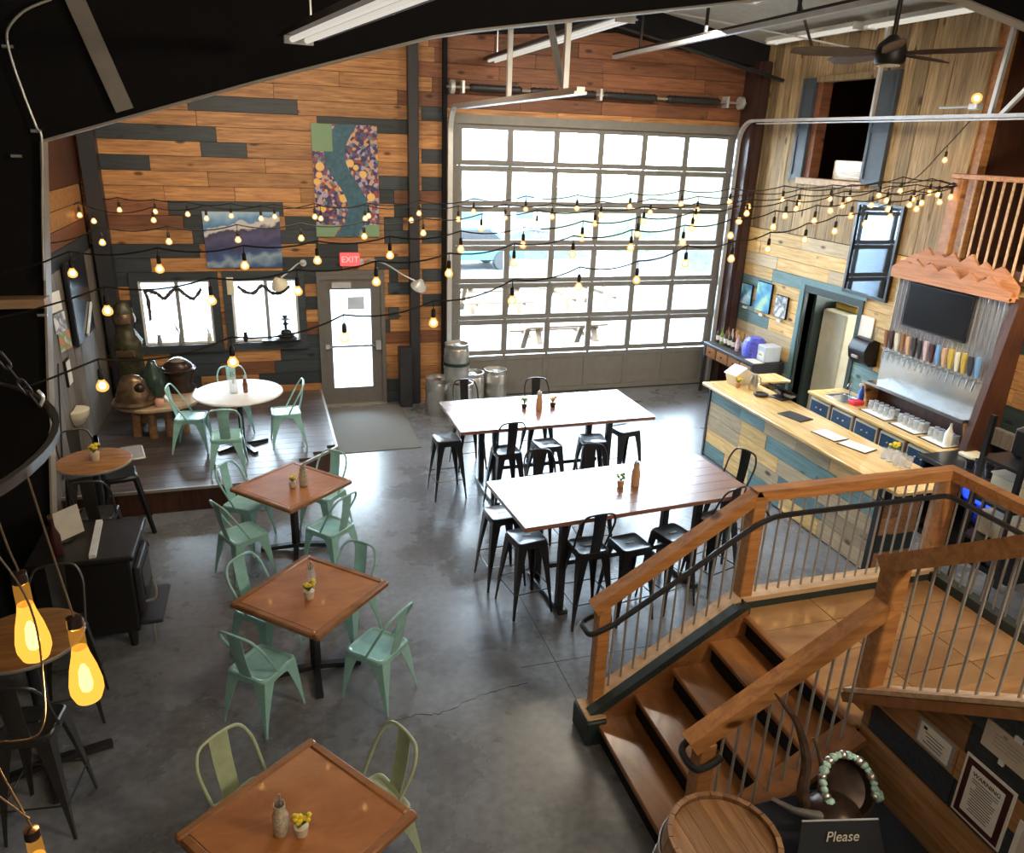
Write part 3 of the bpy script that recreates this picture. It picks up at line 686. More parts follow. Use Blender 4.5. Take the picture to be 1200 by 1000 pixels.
for r in range(7):
    z0 = 0.02 + (0.72 if r else 0) + (r - 1) * hrow * 1.012 if r else 0.02
    z1 = z0 + (hrow if r else 0.70)
    rail = 0.08
    mb = MB(); mb.box(x0, x1, YW, YW + 0.05, z0, z0 + rail); mb.box(x0, x1, YW, YW + 0.05, z1 - rail, z1)
    mb.box(x0 + 0.001, x0 + stile, YW + 0.003, YW + 0.047, z0 + rail, z1 - rail); mb.box(x1 - stile, x1 - 0.001, YW + 0.003, YW + 0.047, z0 + rail, z1 - rail)
    for c in cols[1:-1]: mb.box(c - mul / 2, c + mul / 2, YW + 0.003, YW + 0.047, z0 + rail, z1 - rail)
    sec = mb.build('section', 'garage_grey', d3, 0)
    for c in range(6):
        a, b = cols[c] + (mul / 2 if c else 0), cols[c + 1] - (mul / 2 if c < 5 else 0)
        if r: MB().box(a, b, YW + 0.022, YW + 0.028, z0 + rail, z1 - rail).build('pane', 'pane_glass', sec, 0)
        else: MB().cbox(a, b, YW + 0.012, YW + 0.03, z0 + rail, z1 - rail, 0.006).build('panel', 'garage_grey', sec, 0)
mb = MB()
for r in range(1, 7):
    for c in (x0 + 0.05, cols[1], cols[2], cols[3], cols[4], cols[5], x1 - 0.05): mb.cbox(c - 0.024, c + 0.024, YW - 0.014, YW - 0.001, 0.72 + (r - 1) * hrow * 1.012 - 0.03, 0.72 + (r - 1) * hrow * 1.012 + 0.05, 0.006)
mb.build('hinge', 'garage_grey', d3, 0)
mb = MB(); mb.box(x0, x1, YW - 0.005, YW + 0.06, 0, 0.02); mb.build('bottom_seal', 'rubber', d3, 0)
# tracks of the garage door
def track(x, yend, label, n):
    mb = MB(); pts = [(x, 11.95, 0.05), (x, 11.95, 4.25)] + [(x, 11.95 - 0.36 * (1 - math.cos(a)), 4.25 + 0.36 * math.sin(a)) for a in [PI / 2 * i / 8 for i in range(1, 9)]] + [(x, yend, 4.60)]
    for i in range(len(pts) - 1):
        a, b = Vector(pts[i]), Vector(pts[i + 1]); mb.bar(a, b, 0.075, 0.04, (0, 1, 0) if i == 0 else (0, 0.5, 1))
    t = tag(mb.build('door_track', 'galvanized', None, 0), label, 'track', 'garage door tracks')
    return t
tl = track(2.66, 6.75, 'galvanized garage door track left of the glazed door', 1)
tr = track(7.60, 5.6, 'galvanized garage door track running past the loft window', 2)
mb = MB(); mb.box(2.60, 2.72, 6.75, 11.3, 4.56, 4.585); mb.build('rail_flange', 'galvanized', tl, 0)
mb = MB(); mb.box(7.53, 7.61, 5.6, 11.4, 4.555, 4.57); mb.build('rail_flange', 'galvanized', tr, 0)
for a, b in (((2.66, 8.95, 4.6), (2.66, 8.95, roof_z(2.66))), ((2.66, 7.15, 4.6), (2.66, 7.15, roof_z(2.66))), ((2.66, 7.2, 4.6), (2.66, 8.1, roof_z(2.66)))):
    MB().bar(a, b, 0.05, 0.05, (0, 1, 0)).build('strut', 'galvanized', tl, 0)
for a, b in (((7.6, 7.08, 4.6), (7.6, 7.02, roof_z(7.6))), ((7.6, 8.9, 4.6), (7.6, 8.9, roof_z(7.6))), ((7.6, 6.95, 4.6), (7.6, 6.0, 5.6))):
    MB().bar(a, b, 0.045, 0.045, (0, 1, 0)).build('strut', 'galvanized', tr, 0)
# torsion shaft with springs over the door
t = thing('torsion_shaft', 'dark torsion spring shaft above the glazed garage door', 'shaft', (0, 0, 0))
MB().cyl((2.6, 11.95, 4.88), (7.85, 11.95, 4.88), 0.018, n=8).build('shaft', 'grey_steel', t)
for a, b in ((2.95, 3.75), (3.9, 4.95), (5.1, 6.0), (6.2, 7.15)):
    mb = MB(); m = 22
    mb.lathe([(0.045, 0)] + [((0.062 if i % 2 else 0.05), (b - a) * i / m) for i in range(1, m)] + [(0.045, b - a)], (0, 0, 0), 10)
    mb.move(Matrix.Translation((a, 11.95, 4.88)) @ Matrix.Rotation(PI / 2, 4, 'Y')); mb.build('spring', 'spring_black', t)
for x in (2.68, 7.55):
    mb = MB(); mb.cyl((x - 0.03, 11.95, 4.88), (x + 0.03, 11.95, 4.88), 0.10, n=16); mb.build('cable_drum', 'galvanized', t)
for x in (2.85, 5.05, 7.3):
    MB().box(x - 0.02, x + 0.02, 11.93, 12.09, 4.8, 4.97).build('bracket', 'galvanized', t, 0)
# opener rail in the middle
t = thing('opener_rail', 'long metal opener rail hanging below the roof', 'rail', (0, 0, 0))
MB().bar((5.2, 11.9, 5.42), (5.2, 6.0, 5.42), 0.07, 0.05).build('rail', 'galvanized', t, 0)
MB().bar((5.2, 11.9, 5.46), (5.2, 6.0, 5.46), 0.05, 0.03).build('rail_cap', 'black_iron', t, 0)
for y in (11.0, 9.2, 7.4): MB().bar((5.2, y, 5.47), (5.2, y, 6.15), 0.03, 0.03, (0, 1, 0)).build('hanger', 'black_iron', t, 0)
# roof bracing rods and sprinkler pipe
tag(MB().tube([(5.0, 11.7, 5.85), (7.85, 11.3, 5.2)], 0.028, 8).build('brace_pipe', 'black_iron'), 'black sloping pipe below the dark rafter', 'pipe')
tag(MB().tube([(5.35, 11.2, 6.02), (7.85, 9.9, 5.55)], 0.012, 6).build('brace_rod', 'galvanized'), 'thin steel brace rod under the pale roof', 'rod')
tag(MB().tube([(6.0, 8.6, 5.85), (7.8, 10.6, 5.55)], 0.020, 6).build('brace_rod', 'black_iron'), 'black brace rod crossing behind the ceiling fan', 'rod')
# fluorescent fixtures
def fluor(loc, L, label, n=2, body='grey_steel'):
    t = thing('fluorescent_fixture', label, 'light fixture', loc, 0, 'fluorescent tube fixtures')
    mb = MB(); mb.prism([(-0.14, 0.0), (-0.10, 0.06), (0.10, 0.06), (0.14, 0.0), (0.10, 0.02), (-0.10, 0.02)], 'Y', -L / 2, L / 2); mb.build('housing', body, t, 0)
    for s in ((-0.05, 0.05) if n == 2 else (0,)):
        MB().cyl((s, -L / 2 + 0.03, -0.005), (s, L / 2 - 0.03, -0.005), 0.019, n=10).build('tube', 'tube_glow', t)
    for y in (-L / 2, L / 2): MB().box(-0.1, 0.1, y - 0.012, y + 0.012, -0.03, 0.06).build('end_cap', 'white_paint', t, 0)
    z = roof_z(loc[0]) - loc[2]
    if z > 0.1:
        for y in (-L * 0.35, L * 0.35): MB().bar((0, y, 0.05), (0, y, z), 0.012, 0.012, (0, 1, 0)).build('hanger', 'galvanized', t, 0)
    return t
FL = fluor((0.50, 4.85, 4.76), 2.44, 'twin tube fluorescent fixture hanging before the black frame', body='brown_column')
FL.rotation_euler = (0, 0, 0.19)
fluor((3.32, 10.0, 5.27), 5.2, 'long fluorescent fixture above the left garage track', body='brown_column')
fluor((5.75, 7.9, 5.85), 2.6, 'fluorescent fixture under the roof ridge beside the opener rail', body='brown_column')
fluor((7.45, 10.2, 5.70), 1.9, 'fluorescent fixture on top of the barn board wall, over the window', body='white_paint')
fluor((7.45, 8.15, 5.68), 1.8, 'fluorescent fixture on top of the barn board wall, near the balcony', body='white_paint')

# ================================================================ outside, seen through the glass
struct(MB().box(-14, 40, 12.24, 60, -0.16, -0.06).build('ground_patio', 'patio_concrete', smooth=0), 'pale concrete patio and yard outside')
mb = MB(); mb.box(-6, 11.5, 33, 33.4, -0.06, 9.0)
fb = thing('white_building', 'white building across the yard with blue windows', 'building', (0, 0, 0))
mb.build('wall', 'far_wall_white', fb, 0)
for a, b, c, d in ((9.0, 10.6, 3.1, 4.0), (-4.5, -3, 1.5, 3), (7.6, 8.8, 0.9, 2.2), (16.5 - 6.2, 11.1, 1.0, 2.4)):
    w = MB().box(a, b, 32.93, 33.0, c, d).build('window', 'far_window_blue', fb, 0)
def hill(name, cx, cy, rx, ry, h, mat, label, cat, seed):
    rr = random.Random(seed); mb = MB(); n, m = 24, 6; rings = []
    for j in range(m + 1):
        t = j / m; rings.append([(cx + rx * math.cos(2 * PI * k / n) * (1 - t) * (1 + rr.uniform(-.08, .08)), cy + ry * math.sin(2 * PI * k / n) * (1 - t) * (1 + rr.uniform(-.08, .08)), -0.1 + h * math.sin(t * PI / 2) * (1 + rr.uniform(-.08, .08))) for k in range(n)])
    mb.loft(rings); return tag(mb.build(name, mat, None, 60), label, cat)
hill('grass_bank', 26, 42, 17, 9, 3.2, 'lawn', 'green grass bank at the right behind the yard', 'bank', 1)
hill('gravel_heap', 18.5, 27, 5.2, 3.2, 1.3, 'gravel', 'dark grey gravel heap right of the picnic tables', 'heap', 2)
hill('gravel_heap', 10.3, 30, 2.6, 2.0, 0.9, 'gravel', 'smaller gravel heap in front of the white building', 'heap', 3)
hill('bush', 15.2, 31, 1.7, 1.4, 1.7, 'bush_green', 'round green bush right of the white building', 'bush', 4)
hill('bush', 22.5, 30.3, 2.6, 1.6, 2.6, 'bush_green', 'tall green bush on the foot of the grass bank', 'bush', 5)
# parked teal car, small in the left panes
c = thing('parked_car', 'teal parked car seen through the left garage panes', 'car', (6.2, 26.5, -0.06), 0.1)
MB().prism([(-2.1, 0.35), (-2.05, 0.85), (-1.2, 0.95), (-0.6, 1.45), (0.9, 1.45), (1.5, 0.95), (2.1, 0.8), (2.15, 0.35)], 'Y', -0.85, 0.85).build('body', 'car_teal', c, 30)
MB().prism([(-1.05, 0.97), (-0.55, 1.38), (0.85, 1.38), (1.35, 0.97)], 'Y', -0.86, 0.86).build('window', 'tv_black', c, 0)
for x in (-1.3, 1.35):
    for y in (-0.8, 0.8): MB().cyl((x, y - 0.1, 0.33), (x, y + 0.1, 0.33), 0.33, n=16).build('wheel', 'rubber', c)
def picnic(loc, rz, label):
    t = thing('picnic_table', label, 'table', loc, rz, 'picnic tables on the patio')
    for k in range(5): board('plank', 'patio_timber', t, -0.9, 0.9, -0.36 + k * 0.148, -0.36 + k * 0.148 + 0.138, 0.72, 0.76)
    for s in (-1, 1):
        for q in (0, 1): board('bench_plank', 'patio_timber', t, -0.9, 0.9, s * (0.62 + q * 0.14), s * (0.75 + q * 0.14), 0.43, 0.47)
    for x in (-0.62, 0.62):
        for s in (-1, 1): MB().bar((x, s * 0.22, 0.72), (x, s * 0.62, 0.0), 0.045, 0.11, (1, 0, 0)).build('leg', 'patio_timber', t, 0)
        MB().bar((x + 0.05, -0.86, 0.41), (x + 0.05, 0.86, 0.41), 0.04, 0.09).build('cross_beam', 'patio_timber', t, 0)
        MB().bar((x + 0.05, -0.34, 0.69), (x + 0.05, 0.34, 0.69), 0.04, 0.07).build('cross_beam', 'patio_timber', t, 0)
picnic((5.3, 18.9, -0.06), 0.0, 'picnic table at the left of the patio')
picnic((7.9, 19.3, -0.06), 0.15, 'picnic table right of the first, farther out on the patio')
picnic((5.6, 14.5, -0.06), 0.05, 'picnic table nearest to the garage door')
# thin notices stuck on the upper panes belong to the far building; left out

# ================================================================ metal chairs and stools
def vleg(mb, cx, cy, sx, sy, fx, fy, ztop, w0, w1, steps=5):
    """folded-sheet leg: an L section that narrows and splays to the foot"""
    t = 0.006; rings = []
    for i in range(steps + 1):
        q = i / steps; z = ztop * (1 - q); x = cx + (fx - cx) * q ** 0.9; y = cy + (fy - cy) * q ** 0.9
        w = w0 * (1 - q) ** 1.5 + w1 + (0.012 * (1 - q)); 
        rings.append([(x, y, z), (x - sx * w, y, z), (x - sx * w, y - sy * t, z), (x - sx * t, y - sy * t, z), (x - sx * t, y - sy * w, z), (x, y - sy * w, z)])
    mb.loft(rings)
def apron(mb, a, b, zt, d0, d1, t=0.005):
    """arched skirt between two corners; d0 deep at the legs, d1 deep in the middle"""
    a = Vector(a); b = Vector(b); n = 8; u = (b - a).normalized(); nrm = Vector((-u.y, u.x, 0)) * t
    top = []; bot = []
    for i in range(n + 1):
        q = i / n; p = a + (b - a) * q; d = d1 + (d0 - d1) * abs(2 * q - 1) ** 3
        top.append(p + Vector((0, 0, zt))); bot.append(p + Vector((0, 0, zt - d)))
    for i in range(n):
        mb.add([top[i], top[i + 1], bot[i + 1], bot[i], top[i] + nrm, top[i + 1] + nrm, bot[i + 1] + nrm, bot[i] + nrm], [(0, 1, 2, 3), (7, 6, 5, 4), (3, 2, 6, 7), (0, 4, 5, 1)])
def rrect(w, d, r, z, n=4, inset=0.0, dw=0.0):
    w = w / 2 - inset; d = d / 2 - inset; r = max(0.004, r - inset * 0.5); P = []
    for cx, cy, a0 in ((w - r, d - r, 0), (-w + r, d - r, PI / 2), (-w + r, -d + r, PI), (w - r, -d + r, 1.5 * PI)):
        for i in range(n + 1):
            a = a0 + PI / 2 * i / n; P.append((cx + r * math.cos(a), cy + r * math.sin(a), z))
    return P
def seat_plate(mb, w, d, r, z, dip):
    R = [rrect(w, d, r, z - 0.035), rrect(w, d, r, z - 0.008), rrect(w, d, r, z, inset=0.010), rrect(w, d, r, z - 0.002, inset=0.022), rrect(w, d, r, z - dip, inset=0.034), rrect(w, d, r, z - dip, inset=0.12)]
    mb.loft(R)
def hoop_back(zs, h, hw, yseat, ytop, ybase):
    pts = [(-hw * 0.96, ybase, zs), (-hw * 1.02, ybase + (ytop - ybase) * 0.42, zs + h * 0.42), (-hw * 1.02, ybase + (ytop - ybase) * 0.72, zs + h * 0.72), (-hw * 0.80, ybase + (ytop - ybase) * 0.93, zs + h * 0.94), (-hw * 0.38, ytop, zs + h)]
    return catmull(pts + [(-x, y, z) for x, y, z in reversed(pts)], 5)
def splat(mb, zs, h, yseat, ytop, w0, w1):
    rings = []
    for i in range(6):
        q = i / 5; y = yseat + (ytop - yseat) * q - 0.012 * math.sin(q * PI); z = zs + h * q * 0.995; w = (w0 + (w1 - w0) * q) / 2
        rings.append([(-w, y, z), (-w * 0.4, y - 0.005, z), (w * 0.4, y - 0.005, z), (w, y, z), (w, y + 0.005, z), (w * 0.4, y, z), (-w * 0.4, y, z), (-w, y + 0.005, z)])
    mb.loft(rings)
def make_chair(name, label, mat, loc, rz, group):
    """steel cafe chair: faces +Y, hoop back with a flat centre splat, splayed folded legs"""
    t = thing(name, label, 'chair', loc, rz, group); z = 0.455; w = 0.36
    mb = MB(); seat_plate(mb, w, w, 0.05, z, 0.012)
    c = w / 2 - 0.012
    for a, b in (((-c, c), (c, c)), ((c, c), (c, -c)), ((c, -c), (-c, -c)), ((-c, -c), (-c, c))): apron(mb, (*a, 0), (*b, 0), z - 0.02, 0.13, 0.04)
    mb.build('seat', mat, t)
    for sx in (-1, 1):
        for sy in (-1, 1):
            mb = MB(); vleg(mb, sx * 0.170, sy * 0.170, sx, sy, sx * 0.205, sy * (0.205 if sy > 0 else 0.235), z - 0.03, 0.085, 0.016); mb.build('leg', mat, t)
    mb = MB(); mb.tube(hoop_back(z - 0.01, 0.40, 0.178, -0.17, -0.245, -0.02), 0.0105, 8); mb.build('back_frame', mat, t)
    mb = MB(); splat(mb, z - 0.01, 0.405, -0.168, -0.245, 0.115, 0.125); mb.build('splat', mat, t)
    return t
def make_stool(name, label, mat, loc, rz, group, back=False, h=0.76, slot='grey_steel'):
    t = thing(name, label, 'stool', loc, rz, group); w = 0.305
    mb = MB(); seat_plate(mb, w, w, 0.045, h, 0.006)
    c = w / 2 - 0.01
    for a, b in (((-c, c), (c, c)), ((c, c), (c, -c)), ((c, -c), (-c, -c)), ((-c, -c), (-c, c))): apron(mb, (*a, 0), (*b, 0), h - 0.02, 0.10, 0.05)
    mb.build('seat', mat, t)
    MB().cbox(-0.045, 0.045, -0.012, 0.012, h - 0.012, h - 0.003, 0.004).build('handle_slot', slot, t)
    for sx in (-1, 1):
        for sy in (-1, 1):
            mb = MB(); vleg(mb, sx * 0.145, sy * 0.145, sx, sy, sx * 0.205, sy * 0.205, h - 0.03, 0.060, 0.018); mb.build('leg', mat, t)
    f = 0.187; zz = 0.26
    for a, b in (((-f, f), (f, f)), ((f, f), (f, -f)), ((f, -f), (-f, -f)), ((-f, -f), (-f, f))):
        MB().tube([(*a, zz), (*b, zz)], 0.006, 6).build('foot_rail', mat, t)
    if back:
        MB().tube(hoop_back(h - 0.01, 0.41, 0.165, -0.145, -0.20, -0.03), 0.010, 8).build('back_frame', mat, t)
        mb = MB(); splat(mb, h - 0.01, 0.412, -0.143, -0.20, 0.10, 0.12); mb.build('splat', mat, t)
    return t
def face(dx, dy): return math.atan2(-dx, dy)

# platform in the far left corner
mb = MB(); poly = [(XL + 0.02, 8.65), (-0.25, 8.65), (0.62, 9.55), (0.58, 12.06), (XL + 0.02, 12.06)]
mb.prism(poly, 'Z', 0.0, 0.268)
plat = struct(mb.build('platform', 'dark_walnut', smooth=0), 'low dark wooden platform in the far left corner')
k = 0; y = 8.66
rnd = random.Random(3)
while y < 12.05:
    e = min(12.06, y + 0.19); xr = 0.62 - 0.016 * (y - 9.55) if y >= 9.55 else (-0.25 + (y - 8.65) * 0.97)
    xm = rnd.uniform(-1.6, -0.6)
    for a, b in ((XL + 0.02, xm), (xm, min(0.60, xr))): board('plank', 'deck_board', plat, a + 0.002, b - 0.002, y + 0.002, e - 0.002, 0.262, 0.30)
    y = e
mb = MB()
for i in range(3): mb.bar((*poly[i], 0.285), (*poly[i + 1], 0.285), 0.03, 0.034)
mb.build('nosing', 'grey_steel', plat, 0)

# entrance mat
tag(MB().cbox(0.66, 1.84, 10.0, 11.95, 0.0, 0.012, 0.005).build('door_mat', 'mat_grey'), 'large grey mat in front of the entrance door', 'mat')

# square copper-topped tables, turned corner-on
def square_table(loc, rz, side, label):
    t = thing('square_table', label, 'table', loc, rz, 'square copper tables')
    h = side / 2; fr = 0.055
    MB().cbox(-h + fr, h - fr, -h + fr, h - fr, 0.728, 0.752, 0.004).build('table_top', 'copper_top', t)
    for a, b, c, d in ((-h, h, h - fr, h), (-h, h, -h, -h + fr), (-h, -h + fr, -h + fr, h - fr), (h - fr, h, -h + fr, h - fr)):
        MB().cbox(a, b, c, d, 0.708, 0.757, 0.010).build('edge_band', 'edge_wood', t)
    MB().cbox(-0.032, 0.032, -0.032, 0.032, 0.03, 0.71, 0.006).build('column', 'black_steel', t)
    mb = MB()
    for a in (0, PI / 2, PI, 1.5 * PI):
        mb.bar((0, 0, 0.05), (0.36 * math.cos(a + PI / 4), 0.36 * math.sin(a + PI / 4), 0.022), 0.055, 0.042)
    mb.build('base', 'black_steel', t, 0)
    MB().box(-0.18, 0.18, -0.18, 0.18, 0.69, 0.708).build('top_plate', 'black_steel', t, 0)
    return t
TF, T1, TN = (0.015, 7.48), (0.10, 5.39), (-0.085, 3.175)
square_table((*TF, 0), math.radians(42), 0.87, 'square copper table nearest to the platform')
square_table((*T1, 0), math.radians(46), 0.87, 'square copper table in the middle of the row of three')
square_table((*TN, 0), math.radians(36.3), 0.885, 'square copper table closest to the viewer, at the bottom edge')
GR = 'mint steel chairs'
def chair_at(c, ang, dist, label, mat='mint_steel', z=0.0, yaw=0.0):
    a = math.radians(ang); x, y = c[0] + dist * math.cos(a), c[1] + dist * math.sin(a)
    return ((x, y, z), face(-math.cos(a), -math.sin(a)) + math.radians(yaw), label)
spots = [
    chair_at(TF, 146, 0.58, 'mint steel chair between the platform edge and the table nearest it'),
    chair_at(TF, 217, 0.62, 'mint steel chair at the near left side of the table by the platform', yaw=-6),
    chair_at(TF, 309, 0.54, 'mint steel chair at the near right side of the table by the platform', yaw=5),
    chair_at(TF, 50, 0.52, 'mint steel chair behind the far right side of the table by the platform'),
    chair_at(T1, 137, 0.52, 'mint steel chair at the far left side of the middle copper table'),
    chair_at(T1, 225, 0.56, 'mint steel chair at the near left side of the middle copper table', yaw=4),
    chair_at(T1, 320, 0.60, 'mint steel chair at the near right side of the middle copper table', yaw=-4),
    chair_at(T1, 50, 0.46, 'mint steel chair behind the far right side of the middle copper table'),
]
proto = make_chair('cafe_chair', spots[0][2], 'mint_steel', spots[0][0], spots[0][1], GR)
for s in spots[1:]: dup(proto, *s, GR)
p2 = make_chair('cafe_chair', 'olive-tinted mint chair at the far left side of the closest copper table', 'mint_steel_olive', *chair_at(TN, 120, 0.55, '', yaw=8)[:2], GR)
s = chair_at(TN, 38, 0.52, 'olive-tinted mint chair at the far right side of the closest copper table', yaw=-14); dup(p2, *s, GR)
# round table on the platform with its four chairs
RT = (-0.55, 9.79)
t = thing('round_table', 'round white-topped table on the platform', 'table', (*RT, 0.3))
MB().lathe([(0.50, 0.725), (0.535, 0.73), (0.545, 0.742), (0.54, 0.756), (0.52, 0.76)], n=40).build('table_top', 'white_paint', t)
MB().cyl((0, 0, 0.03), (0, 0, 0.725), 0.036, n=14).build('column', 'black_steel', t)
mb = MB()
for a in range(4): mb.bar((0, 0, 0.045), (0.34 * math.cos(a * PI / 2 + 0.5), 0.34 * math.sin(a * PI / 2 + 0.5), 0.02), 0.055, 0.04)
mb.build('base', 'black_steel', t, 0)
for s in (chair_at(RT, 173, 0.60, 'mint steel chair on the platform, left of the round table', z=0.3), chair_at(RT, 4, 0.56, 'mint steel chair on the platform, right of the round table', z=0.3),
          chair_at(RT, 259, 0.72, 'mint steel chair on the platform with its back to the viewer', z=0.3, yaw=10), chair_at(RT, 98, 0.66, 'mint steel chair behind the round white table', z=0.3)):
    dup(proto, *s, GR)

# two long high tables
def high_table(loc, rz, L, W, label):
    t = thing('high_table', label, 'table', loc, rz, 'long high tables')
    n = 6
    for i in range(n):
        a = -W / 2 + W * i / n; MB().cbox(-L / 2, L / 2, a + 0.0008, a + W / n - 0.0008, 1.018, 1.06, 0.003).build('top_plank', 'high_top_wood', t)
    for x in (-L * 0.30, L * 0.30):
        for y in (-W * 0.27, W * 0.27): MB().cbox(x - 0.035, x + 0.035, y - 0.035, y + 0.035, 0.03, 1.0, 0.006).build('leg', 'black_steel', t)
        MB().cbox(x - 0.05, x + 0.05, -W * 0.38, W * 0.38, 0.0, 0.05, 0.01).build('foot', 'black_steel', t)
        MB().cbox(x - 0.045, x + 0.045, -W * 0.40, W * 0.40, 0.975, 1.017, 0.006).build('top_beam', 'black_steel', t)
    MB().cbox(-L * 0.30, L * 0.30, -0.02, 0.02, 0.30, 0.35, 0.005).build('stretcher', 'black_steel', t)
    return t
high_table((3.10, 8.38, 0), math.radians(1), 2.46, 1.10, 'long high table with a wooden top, the one nearer the garage door')
high_table((3.06, 6.06, 0), math.radians(4.5), 2.42, 1.0, 'long high table with a wooden top, the one nearer the stairs')
SG = 'black steel bar stools'
plainst = [((1.86, 8.44, 0), 0.05, 'backless black stool at the left end of the far high table'),
           ((3.00, 8.02, 0), 0.1, 'backless black stool at the middle of the near side of the far high table'),
           ((3.62, 8.06, 0), -0.15, 'backless black stool next to the right end, near side of the far high table'),
           ((4.16, 8.30, 0), 0.2, 'backless black stool under the right end of the far high table'),
           ((1.96, 6.38, 0), 0.08, 'backless black stool at the left end of the near high table, the farther of two'),
           ((2.05, 5.88, 0), 0.16, 'backless black stool at the left end of the near high table, the closer of two'),
           ((2.94, 5.54, 0), 0.12, 'backless black stool at the near high table, beside the stool showing its back'),
           ((3.42, 5.62, 0), 0.25, 'backless black stool at the near high table, partly behind the stair handrail')]
backst = [((2.46, 7.92, 0), 0.06, 'black bar stool with a hoop back on the near side of the far high table'),
          ((2.33, 9.25, 0), PI + 0.1, 'black bar stool with a hoop back behind the far high table, near the kegs'),
          ((3.28, 9.15, 0), PI - 0.05, 'black bar stool with a hoop back behind the far high table, before the garage door'),
          ((2.50, 6.70, 0), PI + 0.05, 'black bar stool with a hoop back behind the near high table, the left of two'),
          ((3.08, 6.74, 0), PI - 0.1, 'black bar stool with a hoop back behind the near high table, the right of two'),
          ((2.54, 5.58, 0), 0.06, 'black bar stool with its hoop back to the viewer at the near high table'),
          ((3.98, 5.78, 0), 0.30, 'black bar stool with a hoop back half hidden by the stair handrail'),
          ((4.48, 6.35, 0), PI / 2 + 0.3, 'black bar stool with a hoop back at the bar end of the near high table')]
ps = make_stool('bar_stool', plainst[0][2], 'black_steel', *plainst[0][:2], SG)
for s in plainst[1:]: dup(ps, *s, SG)
pb = make_stool('bar_stool', backst[0][2], 'black_steel', *backst[0][:2], SG, True)
for s in backst[1:]: dup(pb, *s, SG)
# gunmetal stools and small round tables along the left wall
def bistro(loc, label):
    t = thing('bistro_table', label, 'table', loc, 0.3, 'round bistro tables')
    MB().lathe([(0.31, 1.025), (0.335, 1.03), (0.34, 1.042), (0.338, 1.056), (0.32, 1.06)], n=36).build('table_top', 'bistro_top', t)
    mb = MB(); mb.lathe([(0.339, 1.030), (0.3425, 1.036), (0.3425, 1.050), (0.339, 1.056)], n=36, caps=False); mb.build('rim', 'grey_steel', t)
    MB().cyl((0, 0, 0.03), (0, 0, 1.025), 0.038, n=14).build('column', 'black_steel', t)
    MB().lathe([(0.17, 1.01), (0.17, 1.024)], n=16).build('top_plate', 'black_steel', t)
    for a in range(4): MB().bar((0, 0, 0.045), (0.37 * math.cos(a * PI / 2), 0.37 * math.sin(a * PI / 2), 0.02), 0.06, 0.04).build('foot', 'black_steel', t, 0)
    return t
bistro((-1.84, 7.79, 0), 'round wooden bistro table with a yellow flower pot by the left wall')
bistro((-1.70, 4.80, 0), 'round wooden bistro table behind the glowing pendant bulbs')
GG = 'gunmetal bar stools'
pg = make_stool('bar_stool', 'gunmetal bar stool between the black stove and the flowered bistro table', 'gunmetal', (-1.74, 7.22, 0), -0.05, GG, True, slot='black_steel')
dup(pg, (-2.08, 8.24, 0), PI + 0.35, 'gunmetal bar stool behind the flowered bistro table', GG)
dup(pg, (-1.66, 5.34, 0), PI + 0.1, 'gunmetal bar stool with its back against the black stove', GG)
dup(pg, (-1.60, 4.34, 0), -0.12, 'gunmetal bar stool nearest to the viewer at the lower left', GG)

# ================================================================ stairs, landing and railings
st = thing('staircase', 'five-riser wooden staircase up to the tiled landing', 'stairs', (0, 0, 0))
XN = [2.03, 2.32, 2.61, 2.90, 3.18]
for i in range(4):
    MB().cbox(XN[i], XN[i + 1] + 0.03, 2.90, 4.08, 0.18 * (i + 1) - 0.045, 0.18 * (i + 1), 0.008).build('tread', 'tread_wood', st)
    MB().box(XN[i] + 0.03, XN[i] + 0.05, 2.90, 4.08, 0.18 * i, 0.18 * (i + 1) - 0.045).build('riser', 'black_paint', st, 0)
MB().box(XN[4] + 0.03, XN[4] + 0.05, 2.90, 4.08, 0.72, 0.86).build('riser', 'black_paint', st, 0)
MB().prism([(1.99, 0.0), (3.22, 0.0), (3.22, 0.97), (3.12, 0.96), (1.99, 0.24)], 'Y', 4.08, 4.16).build('stringer', 'dark_green_frame', st, 0)
MB().prism([(1.99, 0.0), (3.20, 0.0), (3.20, 0.80), (3.12, 0.79), (1.99, 0.07)], 'Y', 2.84, 2.90).build('stringer', 'dark_green_frame', st, 0)
MB().prism([(2.0, 0.175), (3.20, 0.945), (3.20, 0.5), (2.0, 0.02)], 'Y', 4.068, 4.080).build('skirt_board', 'tread_wood', st, 0)
MB().cbox(1.94, 2.10, 4.02, 4.30, 0, 0.21, 0.01).build('plinth', 'dark_green_frame', st)
MB().cbox(1.95, 2.10, 4.04, 4.28, 0.21, 0.225, 0.004).build('plinth_cap', 'rail_wood_pale', st)
# landing with tiles
MB().box(3.22, 5.02, 2.90, 4.20, 0.80, 0.885).build('landing_slab', 'black_paint', st, 0)
for ix in range(3):
    for iy in range(4):
        x0, x1 = 3.20 + ix * 0.6067, 3.20 + (ix + 1) * 0.6067; y0, y1 = 2.88 + iy * 0.33, 2.88 + (iy + 1) * 0.33
        MB().cbox(x0 + 0.003, x1 - 0.003, y0 + 0.003, y1 - 0.003, 0.878, 0.90, 0.003).build('tile', 'landing_tile', st, 0)
MB().cbox(3.165, 3.215, 2.90, 4.10, 0.855, 0.90, 0.008).build('nosing', 'tread_wood', st)
MB().box(3.21, 5.05, 4.16, 4.22, 0.0, 0.86).build('fascia', 'dark_walnut', st, 0)
